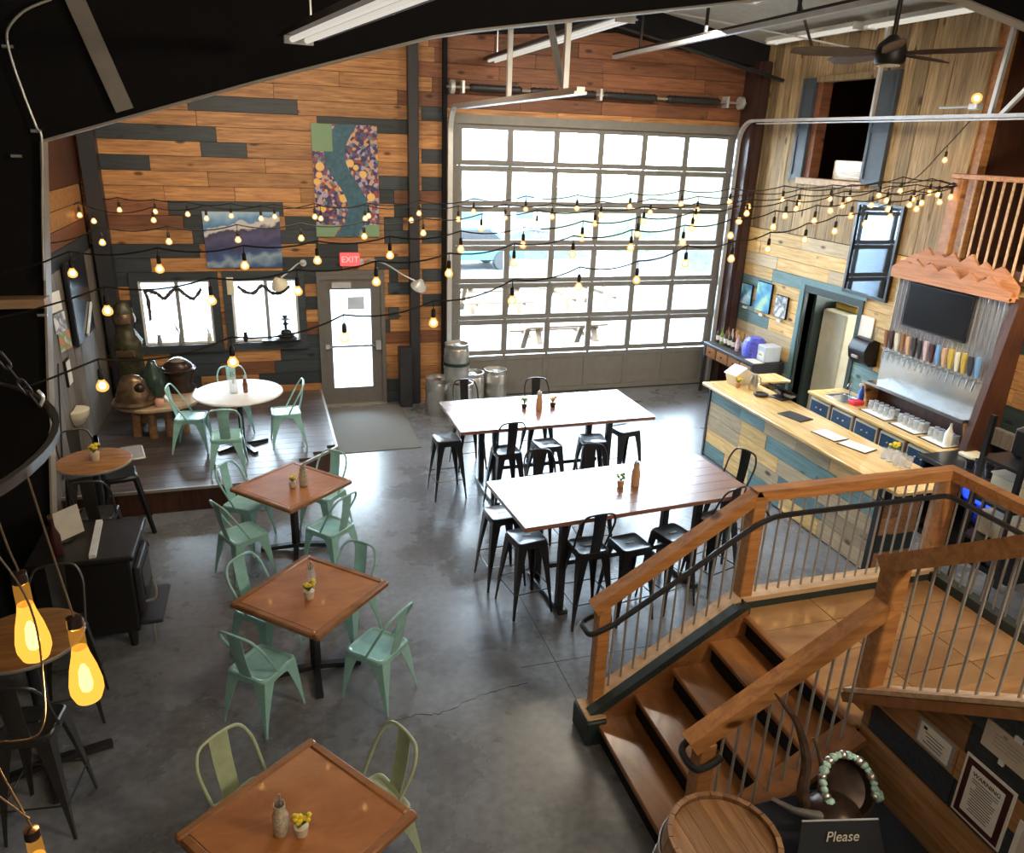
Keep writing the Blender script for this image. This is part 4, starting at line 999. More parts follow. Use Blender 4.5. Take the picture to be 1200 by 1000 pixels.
# upper flight climbing towards the viewer
for i in range(6):
    y1 = 2.86 - 0.257 * i; MB().cbox(3.31, 4.98, y1 - 0.285, y1, 0.90 + 0.18 * (i + 1) - 0.04, 0.90 + 0.18 * (i + 1), 0.008).build('upper_tread', 'landing_tile', st)
    MB().box(3.31, 4.98, y1 - 0.05, y1 - 0.03, 0.90 + 0.18 * i, 0.90 + 0.18 * (i + 1) - 0.04).build('upper_riser', 'dark_walnut', st, 0)

def post(p, h, w, parent, z0=0.0, mat='rail_wood'):
    return MB().cbox(p[0] - w / 2, p[0] + w / 2, p[1] - w / 2, p[1] + w / 2, z0, z0 + h, 0.006).build('post', mat, parent)
def balusters(a, b, n, sb, st_, parent, first=0.5):
    """n round steel balusters between rail lines: sb(t), st_(t) give bottom and top z"""
    for i in range(n):
        t = (i + first) / n; x, y = a[0] + (b[0] - a[0]) * t, a[1] + (b[1] - a[1]) * t
        MB().cyl((x, y, sb(t)), (x, y, st_(t)), 0.0085, n=8).build('baluster', 'grey_steel', parent)
# far railing: bottom newel, sloped run, level run, return along the right side of the landing
fr = thing('stair_railing', 'long wooden railing with steel balusters, on the far side of stairs and landing', 'railing', (0, 0, 0))
post((2.08, 4.22), 0.86, 0.095, fr, 0.22); post((3.23, 4.22), 0.93, 0.105, fr, 0.90); post((5.0, 4.24), 1.72, 0.13, fr, 0.09)
MB().bar((2.00, 4.22, 1.06), (3.24, 4.22, 1.835), 0.10, 0.085).build('top_rail', 'rail_wood', fr)
MB().bar((3.19, 4.22, 1.83), (4.949, 4.22, 1.83), 0.10, 0.085).build('top_rail', 'rail_wood', fr)
MB().bar((5.0, 4.275, 1.829), (5.0, 2.2, 1.829), 0.10, 0.085).build('top_rail', 'rail_wood', fr)
MB().bar((2.06, 4.22, 0.255), (3.20, 4.22, 0.985), 0.14, 0.04).build('shoe_rail', 'rail_wood_pale', fr)
MB().bar((3.18, 4.22, 0.98), (5.0, 4.22, 0.98), 0.14, 0.04).build('shoe_rail', 'rail_wood_pale', fr)
MB().box(3.2, 5.0, 4.15, 4.27, 0.88, 0.96).build('curb', 'dark_green_frame', fr, 0)
MB().box(4.95, 5.05, 2.2, 4.2, 0.90, 0.98).build('curb', 'dark_green_frame', fr, 0)
balusters((2.13, 4.22), (3.18, 4.22), 11, lambda t: 0.30 + 0.67 * t, lambda t: 1.10 + 0.66 * t, fr)
balusters((3.29, 4.22), (4.93, 4.22), 16, lambda t: 1.0, lambda t: 1.79, fr)
balusters((5.0, 4.16), (5.0, 2.3), 18, lambda t: 0.98, lambda t: 1.79, fr)
grab = [(2.16, 4.12, 0.985), (2.02, 4.12, 0.93), (1.955, 4.14, 0.905), (1.945, 4.20, 0.905), (1.95, 4.27, 0.91), (2.02, 4.30, 0.93), (2.09, 4.29, 0.95)]
mb = MB(); mb.tube(catmull(grab, 5), 0.021, 10); mb.build('grab_rail', 'black_steel', fr)
MB().tube(catmull([(2.14, 4.12, 0.98), (2.6, 4.12, 1.265), (3.05, 4.12, 1.555), (3.25, 4.12, 1.66), (3.45, 4.12, 1.69), (4.1, 4.12, 1.69), (4.75, 4.12, 1.69), (4.88, 4.10, 1.69), (4.90, 3.98, 1.69), (4.90, 3.4, 1.69), (4.9, 2.3, 1.69)], 6), 0.021, 10).build('grab_rail', 'black_steel', fr)
for p in ((2.6, 4.12, 1.27), (3.3, 4.12, 1.67), (4.3, 4.12, 1.69)): MB().cyl(p, (p[0], 4.2, p[2] + 0.03), 0.008, n=6).build('bracket', 'black_steel', fr)
# near railing: short sloped run and the run of the upper flight
nr = thing('stair_railing', 'near wooden railing with steel balusters, beside the barrel and up the second flight', 'railing', (0, 0, 0))
post((2.13, 2.89), 0.86, 0.10, nr, 0.18); post((3.21, 2.90), 0.97, 0.115, nr, 1.05)
MB().bar((2.03, 2.89, 1.035), (3.20, 2.89, 1.765), 0.10, 0.10).build('top_rail', 'rail_wood', nr)
MB().bar((2.0, 2.885, 0.13), (3.19, 2.885, 0.87), 0.19, 0.04).build('shoe_rail', 'edge_wood', nr)
balusters((2.20, 2.89), (3.14, 2.89), 10, lambda t: 0.27 + 0.585 * t, lambda t: 1.10 + 0.585 * t, nr)
MB().tube(catmull([(2.24, 2.98, 1.07), (2.12, 2.985, 0.985), (2.04, 2.97, 0.94), (2.02, 2.89, 0.93), (2.04, 2.81, 0.93), (2.12, 2.80, 0.95), (2.19, 2.81, 0.98)], 5), 0.021, 10).build('grab_rail', 'black_steel', nr)
MB().tube([(2.23, 2.98, 1.065), (3.14, 2.98, 1.63)], 0.021, 10).build('grab_rail', 'black_steel', nr)
MB().bar((3.20, 2.97, 1.985), (3.20, 1.2, 3.24), 0.095, 0.10).build('top_rail', 'rail_wood', nr)
MB().bar((3.20, 2.99, 1.10), (3.20, 1.2, 2.39), 0.15, 0.03).build('shoe_rail', 'rail_wood_pale', nr)
MB().bar((3.145, 2.99, 1.05), (3.145, 1.2, 2.34), 0.04, 0.06).build('stringer_trim', 'edge_wood', nr)
balusters((3.20, 2.79), (3.20, 1.3), 15, lambda t: 1.24 + 1.07 * t, lambda t: 2.07 + 1.055 * t, nr, 0.4)
# planked wall below the upper flight
WX = 3.235
def dz(z): return max(0.0, 4.15 - 0.922 * (4.15 - z))
def stringer_z(y): return 1.045 + 0.721 * (2.985 - y)
wu = struct(MB().prism([(2.89, 0.0), (2.89, 1.04), (0.95, 2.44), (0.95, 0.0)], 'X', WX, WX + 0.05).build('wall_stair', 'black_paint', smooth=0), 'planked wall under the upper flight with notices')
ROWS = [(-0.34, -0.14, [('pine_orange', 2.89, 0.95)]), (-0.14, 0.06, [('pine_orange', 2.89, 0.95)]), (0.06, 0.26, [('pine_orange', 2.89, 0.95)]), (0.26, 0.46, [('pine_orange', 2.89, 0.95)]), (0.46, 0.66, [('pine_orange', 2.89, 0.95)]),
        (0.66, 0.86, [('pine_orange', 2.89, 2.83), ('pine_dark_blue', 2.83, 2.24), ('pine_dark_blue', 2.24, 0.95)]),
        (0.86, 1.06, [('pine_orange', 2.89, 2.26), ('pine_orange', 2.26, 1.75), ('pine_dark_blue', 1.75, 0.95)]), (1.06, 1.26, [('pine_orange', 2.89, 2.235), ('pine_dark_blue', 2.235, 0.95)]),
        (1.26, 1.46, [('pine_dark_blue', 2.89, 1.5), ('pine_orange', 1.5, 0.95)]), (1.46, 1.66, [('pine_dark_blue', 2.89, 0.95)])]
for r0, r1, segs in ROWS:
    z0, z1 = dz(r0), dz(r1)
    if z1 < 0.03: continue
    for m, ya, yb in segs:
        def cut(z): return min(ya, 2.985 - max(0.0, z - 1.045) / 0.721)
        p = [(yb + 0.003, z0 + 0.002), (max(yb + 0.004, cut(z0) - 0.003), z0 + 0.002), (max(yb + 0.004, cut(z1) - 0.003), z1 - 0.002), (yb + 0.003, z1 - 0.002)]
        if cut(z0) - yb > 0.05: MB().prism(p, 'X', WX - 0.022, WX).build('plank', 'wall_brown' if m == 'pine_orange' else m, wu, 0)
# notices on that wall (flat prints)
RX = (PI / 2, 0, -PI / 2)
def notice(name, label, y, z, w, h, mat, border=None):
    y *= 0.922; z = 4.15 - 0.922 * (4.15 - z); w *= 0.922; h *= 0.922
    t = thing(name, label, 'notice', (WX - 0.022, y, z)); t.scale = (1, 0.922, 0.922); w /= 0.922; h /= 0.922
    MB().box(-0.008, 0, -w / 2, w / 2, -h / 2, h / 2).build('sheet', border or mat, t, 0)
    return t
n1 = notice('framed_notice', 'small framed white notice on the brown plank, left of the maroon one', 2.60, 0.965, 0.26, 0.175, 'paper_old', 'grey_steel')
MB().box(-0.011, -0.008, -0.11, 0.11, -0.07, 0.07).build('print', 'paper', n1, 0)
mb = MB()
for i in range(4): mb.box(-0.012, -0.011, -0.07 + 0.01 * (i % 2), 0.07 - 0.012 * (i % 3), 0.02 - i * 0.022, 0.025 - i * 0.022)
mb.box(-0.012, -0.011, 0.06, 0.085, 0.035, 0.055); mb.build('print_line', 'ink', n1, 0)
n2 = notice('framed_notice', 'large cream notice with a thick maroon border', 2.245, 0.885, 0.31, 0.40, 'paper')
MB().box(-0.010, -0.008, -0.14, 0.14, -0.185, 0.185).build('border', 'maroon', n2, 0)
MB().box(-0.012, -0.010, -0.105, 0.105, -0.15, 0.15).build('print', 'paper', n2, 0)
text('WARNING', 'heading', 0.036, 'ink', n2, (-0.0125, 0, 0.112), RX)
mb = MB(); rr = random.Random(2)
for i in range(13): a = rr.uniform(0.05, 0.085); mb.box(-0.0125, -0.012, -a, a, 0.078 - i * 0.0165, 0.083 - i * 0.0165)
mb.build('print_line', 'ink', n2, 0)
n3 = notice('wall_notice', 'wide pale notice on the dark plank above the maroon one', 2.17, 1.275, 0.36, 0.165, 'paper_old')
mb = MB()
for i in range(4): mb.box(-0.009, -0.008, -0.09 + 0.02 * i, 0.12, 0.035 - i * 0.022, 0.039 - i * 0.022)
mb.box(-0.009, -0.008, 0.05, 0.075, 0.045, 0.062); mb.build('print_line', 'grey_steel', n3, 0)
MB().box(-0.012, 0, -0.02, 0.02, 0.082, 0.11).build('clip', 'white_paint', n3, 0); MB().box(-0.012, 0, 0.03, 0.06, -0.11, -0.082).build('clip', 'white_paint', n3, 0)
n4 = notice('wall_notice', 'cream notice cut off by the frame, right of the maroon one', 1.93, 0.84, 0.22, 0.26, 'paper')
MB().box(-0.009, -0.008, -0.08, 0.08, -0.09, 0.09).build('print', 'paper_old', n4, 0)
n5 = notice('wall_notice', 'pale notice at the lower right corner, under the cream one', 1.90, 0.60, 0.2, 0.17, 'paper_old')

# ================================================================ the bar
bar = thing('bar_counter', 'long bar with pale timber top and coloured plank front', 'bar', (0, 0, 0))
MB().box(5.78, 6.30, 5.62, 8.92, 0, 1.03).build('carcass', 'black_paint', bar, 0)
MB().cbox(5.66, 6.42, 5.30, 9.02, 1.03, 1.075, 0.008).build('bar_top', 'bar_top_wood', bar)
MB().cbox(6.42, 7.02, 8.86, 9.24, 1.03, 1.07, 0.008).build('bar_return', 'bar_top_wood', bar)
MB().box(6.9, 6.98, 8.92, 9.0, 0, 1.03).build('leg', 'dark_green_frame', bar, 0)
MB().box(5.74, 5.80, 8.90, 8.94, 0, 1.03).build('corner_trim', 'charcoal_steel', bar, 0); MB().box(5.735, 5.80, 5.56, 5.62, 0, 1.03).build('corner_trim', 'black_steel', bar, 0)
rnd = random.Random(21)
for r in range(5):
    z0, z1 = 0.02 + 0.202 * r, 0.02 + 0.202 * (r + 1); y = 8.90; last = ''
    while y > 5.63:
        e = max(5.62, y - rnd.uniform(0.42, 1.0))
        if e - 5.62 < 0.25: e = 5.62
        m = rnd.choice(['wall_gold', 'wall_gold', 'wall_tan', 'wall_tan', 'wall_teal', 'wall_teal'])
        if r == 4 and y > 8: m = 'wall_teal'
        if m == last: m = rnd.choice(['wall_gold', 'wall_tan', 'wall_teal'])
        last = m
        board('plank', m, bar, 5.75 + rnd.uniform(0, 0.006), 5.78, e + 0.003, y - 0.003, z0 + 0.003, z1 - 0.003); y = e
    for a, b in ((5.80, 6.05), (6.05, 6.30)):
        board('plank', 'wall_dark_green' if r in (1, 4) else 'wall_brown', bar, a + 0.003, b - 0.003, 5.59, 5.62, z0 + 0.003, z1 - 0.003)
# back counter with navy drawers
bc = thing('back_counter', 'back counter under the taps with navy drawers and timber top', 'counter', (0, 0, 0))
MB().box(7.34, 7.88, 6.42, 8.74, 0, 0.885).build('carcass', 'bar_top_wood', bc, 0)
MB().cbox(7.27, 7.90, 6.40, 8.78, 0.885, 0.93, 0.008).build('counter_top', 'bar_top_wood', bc)
for i in range(5):
    y0 = 6.42 + i * 0.464
    MB().box(7.315, 7.34, y0 - 0.008, y0 + 0.03, 0.02, 0.88).build('stile', 'dark_walnut', bc, 0)
    for j, (z0, z1) in enumerate(((0.62, 0.85), (0.33, 0.58), (0.04, 0.29))):
        d = MB().cbox(7.31, 7.34, y0 + 0.045, y0 + 0.455, z0, z1, 0.006).build('drawer', 'cream', bc)
        MB().box(7.303, 7.31, y0 + 0.07, y0 + 0.43, z0 + 0.03, z1 - 0.03).build('drawer_front', 'navy_paint', d, 0)
        mb = MB(); mb.ball((7.297, y0 + 0.20, (z0 + z1) / 2), 0.012, 8, 5); mb.ball((7.297, y0 + 0.30, (z0 + z1) / 2), 0.012, 8, 5); mb.build('knob', 'galvanized', d)
sk = thing('bar_sink', 'small steel sink set into the back counter beside the black dispenser', 'sink', (7.56, 8.34, 0.93))
mb = MB(); R = [rrect(0.36, 0.42, 0.04, 0.001), rrect(0.36, 0.42, 0.04, 0.012), rrect(0.36, 0.42, 0.04, 0.012, inset=0.03), rrect(0.36, 0.42, 0.04, -0.10, inset=0.05)]; mb.loft(R); mb.build('basin', 'stainless', sk)
MB().tube(catmull([(0.15, 0.1, 0.01), (0.15, 0.1, 0.16), (0.10, 0.06, 0.21), (0.03, 0.03, 0.17)], 5), 0.011, 8).build('faucet', 'stainless', sk)
t = tag(MB().cbox(7.44, 7.62, 8.02, 8.16, 0.93, 0.99, 0.015).build('red_tray', 'red_plastic'), 'small red plastic tub on the back counter beside the sink', 'tub')
t = thing('spray_bottle', 'blue bottle standing on the back counter under the dispenser', 'bottle', (7.66, 8.16, 0.93))
MB().lathe([(0.038, 0), (0.040, 0.02), (0.040, 0.15), (0.015, 0.20), (0.013, 0.24)], n=14).build('body', 'blue_bottle', t)
MB().cbox(-0.06, 0.02, -0.015, 0.015, 0.24, 0.275, 0.006).build('trigger', 'white_paint', t)
t = thing('spray_bottle', 'white bottle on the back counter at the near end of the drip mats', 'bottle', (7.52, 6.52, 0.93))
MB().lathe([(0.045, 0), (0.047, 0.02), (0.047, 0.17), (0.02, 0.23), (0.014, 0.26), (0.014, 0.29)], n=14).build('body', 'white_paint', t)

# tap wall: timber box, corrugated sheet, stainless splash and tray, taps, carved mountains
tw = thing('tap_panel', 'tall tap panel of corrugated metal with a carved mountain crest', 'tap panel', (0, 0, 0))
MB().box(7.75, 7.90, 6.31, 8.00, 0.932, 2.73).build('back_box', 'dark_walnut', tw, 0)
mb = MB(); n = 23 * 10; prof = []
for i in range(n + 1):
    yy = 7.98 - 1.63 * i / n; prof.append((7.715 + 0.020 * math.cos(2 * PI * 23 * i / n), yy))
mb.loft([[(x, y, 1.76) for x, y in prof], [(x, y, 2.73) for x, y in prof]], closed=False, caps=False)
mb.loft([[(x + 0.003, y, 1.76) for x, y in prof], [(x + 0.003, y, 2.73) for x, y in prof]], closed=False, caps=False)
mb.build('corrugated_sheet', 'corrugated_metal', tw, 60)
MB().box(7.715, 7.75, 6.33, 7.99, 1.30, 1.76).build('splash_back', 'stainless', tw, 0)
mb = MB(); mb.box(7.47, 7.72, 6.34, 8.0, 1.285, 1.30); mb.box(7.47, 7.48, 6.34, 8.0, 1.30, 1.325); mb.box(7.47, 7.72, 6.34, 6.35, 1.30, 1.33); mb.build('drip_tray', 'stainless', tw, 0)
for y in (6.33, 7.96): MB().prism([(7.50, 1.28), (7.75, 1.28), (7.75, 0.935), (7.60, 0.935)], 'Y', y, y + 0.03).build('bracket', 'rail_wood', tw, 0)
MB().prism([(7.47, 0.932), (7.90, 0.932), (7.90, 2.74), (7.70, 2.74)], 'Y', 6.22, 6.31).build('side_post', 'dark_walnut', tw, 0)
MB().box(7.70, 7.72, 6.33, 8.0, 1.735, 1.765).build('tap_rail', 'stainless', tw, 0)
hcol = ['tap_wood', 'maroon', 'cream', 'tap_wood', 'tap_tan', 'black_steel', 'charcoal_steel', 'tap_pink', 'maroon', 'tap_blue', 'tap_tan', 'tap_gold', 'cream', 'tap_gold', 'charcoal_steel', 'tap_blue']
for i in range(16):
    y = 7.90 - i * 0.0955
    mb = MB(); mb.cyl((7.72, y, 1.73), (7.64, y, 1.73), 0.014, n=8); mb.cyl((7.645, y, 1.745), (7.625, y, 1.63), 0.011, n=8); mb.cyl((7.645, y, 1.74), (7.645, y, 1.79), 0.012, n=8)
    tp = mb.build('tap', 'stainless', tw)
    mb = MB(); w = 0.021 + 0.006 * (i % 3)
    mb.loft([[(7.645 - 0.014, y - 0.012, 1.785), (7.645 + 0.014, y - 0.012, 1.785), (7.645 + 0.014, y + 0.012, 1.785), (7.645 - 0.014, y + 0.012, 1.785)],
             [(7.625 - 0.018, y - w, 1.93), (7.625 + 0.018, y - w, 1.93), (7.625 + 0.018, y + w, 1.93), (7.625 - 0.018, y + w, 1.93)],
             [(7.615 - 0.016, y - w * 0.8, 2.02 + 0.015 * (i % 2)), (7.615 + 0.016, y - w * 0.8, 2.02 + 0.015 * (i % 2)), (7.615 + 0.016, y + w * 0.8, 2.02 + 0.015 * (i % 2)), (7.615 - 0.016, y + w * 0.8, 2.02 + 0.015 * (i % 2))]])
    mb.build('tap_handle', hcol[i], tp, 20)
back = [(6.30, 2.736), (6.30, 2.860), (6.40, 2.938), (6.56, 3.048), (6.66, 2.985), (6.78, 3.063), (6.86, 3.001), (6.98, 3.126), (7.12, 3.009), (7.24, 3.102), (7.34, 3.032), (7.45, 3.087), (7.53, 3.032), (7.63, 3.110), (7.76, 3.032), (7.88, 2.985), (7.99, 2.892), (8.02, 2.736)]
MB().prism(back, 'X', 7.71, 7.75).build('mountain_carving', 'cedar_carving', tw, 0)
front = [(6.28, 2.720), (6.28, 2.814), (6.42, 2.829), (6.58, 2.938), (6.72, 2.845), (6.84, 2.938), (6.97, 2.837), (7.14, 2.970), (7.30, 2.876), (7.42, 2.954), (7.54, 2.892), (7.64, 2.954), (7.74, 2.907), (7.90, 2.923), (8.03, 2.829), (8.03, 2.720)]
MB().prism(front, 'X', 7.605, 7.64).build('mountain_carving', 'cedar_carving', tw, 0)
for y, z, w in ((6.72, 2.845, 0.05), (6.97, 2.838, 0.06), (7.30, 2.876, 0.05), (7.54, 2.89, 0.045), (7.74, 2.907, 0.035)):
    MB().prism([(y - w, z), (y, z - 0.03), (y + w, z), (y, z + 0.055)], 'X', 7.700, 7.712).build('crest_shadow', 'dark_walnut', tw, 0)  # dark diamonds stand in for the shadow between the carved layers
MB().cbox(7.60, 7.76, 6.28, 8.03, 2.70, 2.75, 0.006).build('crest_shelf', 'cedar_carving', tw)
tv = thing('wall_television', 'black flat television on the corrugated tap wall', 'television', (7.68, 7.235, 2.40))
MB().cbox(-0.03, 0.0, -0.49, 0.49, -0.275, 0.275, 0.006).build('bezel', 'black_plastic', tv)
MB().box(-0.033, -0.03, -0.475, 0.475, -0.25, 0.262).build('screen', 'tv_black', tv, 0)
MB().box(0.0, 0.035, -0.15, 0.15, -0.12, 0.12).build('mount', 'black_iron', tv, 0)
# drip mats and tumblers under the tray
for k, (a, b) in enumerate(((7.42, 7.90), (6.92, 7.36), (6.46, 6.86))):
    nm = ('far', 'middle', 'near')[k]
    t = thing('drip_mat', 'white cloth on a black drip mat, the %s one under the taps' % nm, 'mat', (7.58, (a + b) / 2, 0.93), 0, 'drip mats under the taps')
    MB().cbox(-0.17, 0.13, -(b - a) / 2, (b - a) / 2, 0, 0.008, 0.003).build('mat', 'rubber', t)
    MB().cbox(-0.15, 0.12, -(b - a) / 2 + 0.01, (b - a) / 2 - 0.03, 0.008, 0.014, 0.003).build('cloth', 'white_paint', t)
    first = None
    for i in range(2):
        for j in range(5):
            loc = (7.56 + 0.085 * i, a + 0.05 + j * (b - a - 0.1) / 4, 0.944); lab = 'clear tumbler on the %s drip mat, %s row, %s' % (nm, ('front', 'back')[i], ('at the near end', 'second from the near end', 'in the middle', 'second from the far end', 'at the far end')[j])
            if first is None:
                first = thing('tumbler', lab, 'glass', loc, 0, 'tumblers on the %s drip mat' % nm)
                MB().lathe([(0.036, 0), (0.037, 0.004), (0.031, 0.115), (0.029, 0.118), (0.034, 0.006)], n=12, caps=False).build('glass_wall', 'tumbler_glass', first)
                MB().lathe([(0.030, 0.110), (0.031, 0.118)], n=12).build('glass_base', 'clear_plastic', first)
            else: dup(first, loc, 0, lab, 'tumblers on the %s drip mat' % nm)
# dispenser, notice, mirror and posters on the right wall
t = thing('towel_dispenser', 'black rounded towel dispenser above the bar sink', 'dispenser', (7.9, 8.42, 1.40))
MB().prism([(0.0, 0.0), (0.0, 0.34), (-0.10, 0.38), (-0.20, 0.34), (-0.25, 0.22), (-0.22, 0.08), (-0.12, 0.0)], 'Y', -0.16, 0.16).build('cover', 'black_plastic', t, 50)
MB().cbox(-0.265, -0.235, -0.06, 0.06, 0.10, 0.14, 0.006).build('lever', 'grey_steel', t)
t = tag(MB().box(7.885, 7.897, 8.44, 8.70, 1.68, 2.04).build('wall_sheet', 'paper'), 'white paper sheet on the plank wall, above the black dispenser', 'notice')
t = thing('wall_mirror', 'dark framed wall mirror above the doorway, reflecting the garage door', 'mirror', (7.9, 8.72, 2.92))
MB().box(-0.03, -0.018, -0.40, 0.40, -0.60, 0.60).build('glass', 'mirror_glass', t, 0)
mb = MB(); mb.box(-0.05, 0, -0.43, -0.39, -0.63, 0.63); mb.box(-0.05, 0, 0.39, 0.43, -0.63, 0.63); mb.box(-0.049, 0, -0.39, 0.39, -0.629, -0.59); mb.box(-0.049, 0, -0.39, 0.39, 0.59, 0.629); mb.build('frame', 'black_steel', t, 0)
for y, z, w, h, m, lab in ((11.50, 1.80, 0.32, 0.36, 'poster_blue', 'small blue print, nearest to the corner column on the plank wall'), (11.00, 1.84, 0.42, 0.50, 'poster_sea', 'blue green print, the largest of three on the plank wall'), (10.50, 1.78, 0.32, 0.36, 'poster_grey', 'white print with a dark round motif, nearest to the doorway')):
    t = thing('wall_print', lab, 'print', (7.896, y, z), 0, 'prints on the plank wall')
    MB().box(-0.03, 0, -w / 2, w / 2, -h / 2, h / 2).build('panel', 'black_paint', t, 0)
    MB().box(-0.033, -0.03, -w / 2 + 0.008, w / 2 - 0.008, -h / 2 + 0.008, h / 2 - 0.008).build('print', m, t, 0)
    MB().box(-0.035, 0, -0.05, 0.05, -h / 2 - 0.07, -h / 2 - 0.025).build('caption', 'paper', t, 0)
# store room contents
t = thing('tall_fridge', 'beige tall fridge standing inside the doorway', 'fridge', (8.75, 9.60, 0))
MB().cbox(-0.55, 0.3, -0.27, 0.28, 0.02, 1.88, 0.02).build('body', 'fridge_beige', t)
MB().cbox(-0.30, -0.27, -0.285, -0.27, 0.9, 1.3, 0.004).build('handle', 'grey_steel', t)
t = thing('storage_tub', 'yellow tub lying on top of the beige fridge', 'tub', (8.6, 9.61, 1.88))
MB().cbox(-0.22, 0.18, -0.26, 0.24, 0.0, 0.11, 0.02).build('body', 'tap_gold', t); MB().cbox(-0.24, 0.2, -0.28, 0.26, 0.11, 0.14, 0.01).build('lid', 'cream', t)

# desk in the far right corner
t = thing('drawer_desk', 'dark desk with four timber drawers in the far right corner', 'desk', (0, 0, 0))
MB().cbox(7.28, 7.88, 10.18, 11.72, 0.87, 0.92, 0.006).build('desk_top', 'charcoal_steel', t)
for x in (7.31, 7.84):
    for y in (10.22, 11.68): MB().box(x - 0.025, x + 0.025, y - 0.025, y + 0.025, 0, 0.87).build('leg', 'charcoal_steel', t, 0)
MB().box(7.33, 7.86, 10.2, 11.7, 0.66, 0.87).build('carcass', 'charcoal_steel', t, 0)
for i in range(4):
    y0 = 10.23 + i * 0.37
    d = MB().cbox(7.305, 7.335, y0, y0 + 0.34, 0.68, 0.855, 0.005).build('drawer', 'edge_wood' if i else 'wall_brown', t)
    MB().ball((7.295, y0 + 0.17, 0.77), 0.016, 8, 5).build('knob', 'black_iron', d)
MB().box(7.33, 7.86, 10.2, 11.7, 0.15, 0.18).build('shelf', 'charcoal_steel', t, 0)
mats_b = ['maroon', 'tap_wood', 'leaf_green', 'tap_pink', 'dark_walnut', 'tap_tan', 'vase_green', 'tap_gold', 'maroon', 'tap_wood', 'tap_pink', 'amber']
b0 = {}
for i in range(12):
    loc = (7.48 + 0.16 * (i % 2) + 0.02, 11.62 - 0.062 * i, 0.92)
    lab = 'wine bottle %s on the corner desk, %s row' % (['nearest the corner', 'second from the corner', 'third from the corner', 'fourth from the corner', 'fifth from the corner', 'at the blue bin end'][i // 2], 'front' if i % 2 == 0 else 'back')
    t = thing('bottle', lab, 'bottle', loc, 0, 'bottles on the corner desk')
    MB().lathe([(0.034, 0), (0.036, 0.01), (0.036, 0.17), (0.014, 0.22), (0.013, 0.28)], n=10).build('glass', mats_b[i] if mats_b[i] != 'amber' else 'tap_gold', t)
    MB().lathe([(0.0368, 0.05), (0.0368, 0.13)], n=10, caps=False).build('wine_label', 'paper', t)
t = thing('storage_bin', 'blue translucent plastic bin with ribbed sides on the corner desk', 'bin', (7.60, 10.66, 0.92))
mb = MB(); n = 40; rings = []
for z, s in ((0, 0.17), (0.12, 0.19), (0.27, 0.16), (0.32, 0.10)):
    rings.append([((s + 0.008 * (k % 2)) * math.cos(2 * PI * k / n), (s * 1.15 + 0.008 * (k % 2)) * math.sin(2 * PI * k / n), z) for k in range(n)])
mb.loft(rings); mb.build('body', 'blue_plastic', t)
t = thing('drawer_box', 'clear plastic drawer box beside the blue bin on the corner desk', 'box', (7.68, 10.36, 0.92))
MB().cbox(-0.15, 0.15, -0.12, 0.12, 0, 0.26, 0.012).build('body', 'clear_plastic', t); MB().cbox(-0.158, -0.15, -0.09, 0.09, 0.05, 0.17, 0.003).build('drawer', 'white_paint', t); MB().cbox(-0.165, -0.158, -0.04, 0.04, 0.10, 0.12, 0.002).build('handle', 'grey_steel', t)
tag(MB().cbox(7.33, 7.52, 10.22, 10.50, 0.92, 0.925, 0.001).build('paper_stack', 'paper'), 'white papers at the near end of the corner desk', 'papers')
# things on the bar
t = thing('napkin_box', 'white slope-topped box at the far end of the bar', 'box', (6.15, 8.86, 1.075), 0.2)
MB().prism([(-0.13, 0.0), (0.13, 0.0), (0.16, 0.16), (0.0, 0.24), (-0.18, 0.15)], 'Y', -0.10, 0.10).build('body', 'cream', t, 0); MB().bar((-0.19, 0, 0.15), (0.0, 0, 0.25), 0.24, 0.015).build('lid', 'white_paint', t, 0)
t = thing('steel_pitcher', 'steel pitcher on the bar beside the white box', 'pitcher', (6.18, 8.56, 1.075))
MB().lathe([(0.055, 0), (0.065, 0.03), (0.06, 0.14), (0.04, 0.19), (0.045, 0.22)], n=16).build('body', 'keg_steel', t); MB().tube(catmull([(0.06, 0, 0.06), (0.10, 0, 0.09), (0.10, 0, 0.16), (0.045, 0, 0.19)], 4), 0.008, 6).build('handle', 'keg_steel', t)
tag(MB().lathe([(0.085, 0), (0.10, 0.012), (0.10, 0.03), (0.08, 0.034), (0.07, 0.02)], (6.13, 8.30, 1.075), 18).build('ash_dish', 'black_iron'), 'low black dish on the bar beside the pitcher', 'dish')
t = thing('till_terminal', 'black tilted till screen on the inner edge of the bar', 'till', (6.34, 8.15, 1.075), 0.15)
MB().cbox(-0.10, 0.10, -0.12, 0.12, 0, 0.02, 0.005).build('base', 'black_plastic', t); MB().bar((0.02, 0, 0.02), (0.02, 0, 0.10), 0.05, 0.03).build('stem', 'black_plastic', t, 0)
MB().bar((-0.10, 0, 0.17), (0.12, 0, 0.07), 0.32, 0.02).build('screen', 'tv_black', t, 0); MB().bar((0.06, -0.15, 0.06), (0.06, 0.15, 0.06), 0.09, 0.035).build('card_reader', 'grey_steel', t, 0)
def menu(loc, rz, label, sheet):
    t = thing('bar_menu', label, 'menu', loc, rz, 'menus lying on the bar')
    MB().cbox(-0.12, 0.12, -0.18, 0.18, 0, 0.010, 0.003).build('cover', 'black_steel', t); MB().box(-0.105, 0.105, -0.165, 0.165, 0.010, 0.0125).build('sheet', sheet, t, 0)
    return t
menu((6.06, 7.46, 1.075), 0.25, 'dark menu lying alone in the middle of the bar top', 'charcoal_steel')
menu((6.05, 6.80, 1.075), 0.15, 'white menu on a dark board, the farther of two side by side on the bar', 'paper')
menu((6.12, 6.43, 1.075), 0.3, 'white menu on a dark board, the closer of two side by side on the bar', 'paper')
fg = None
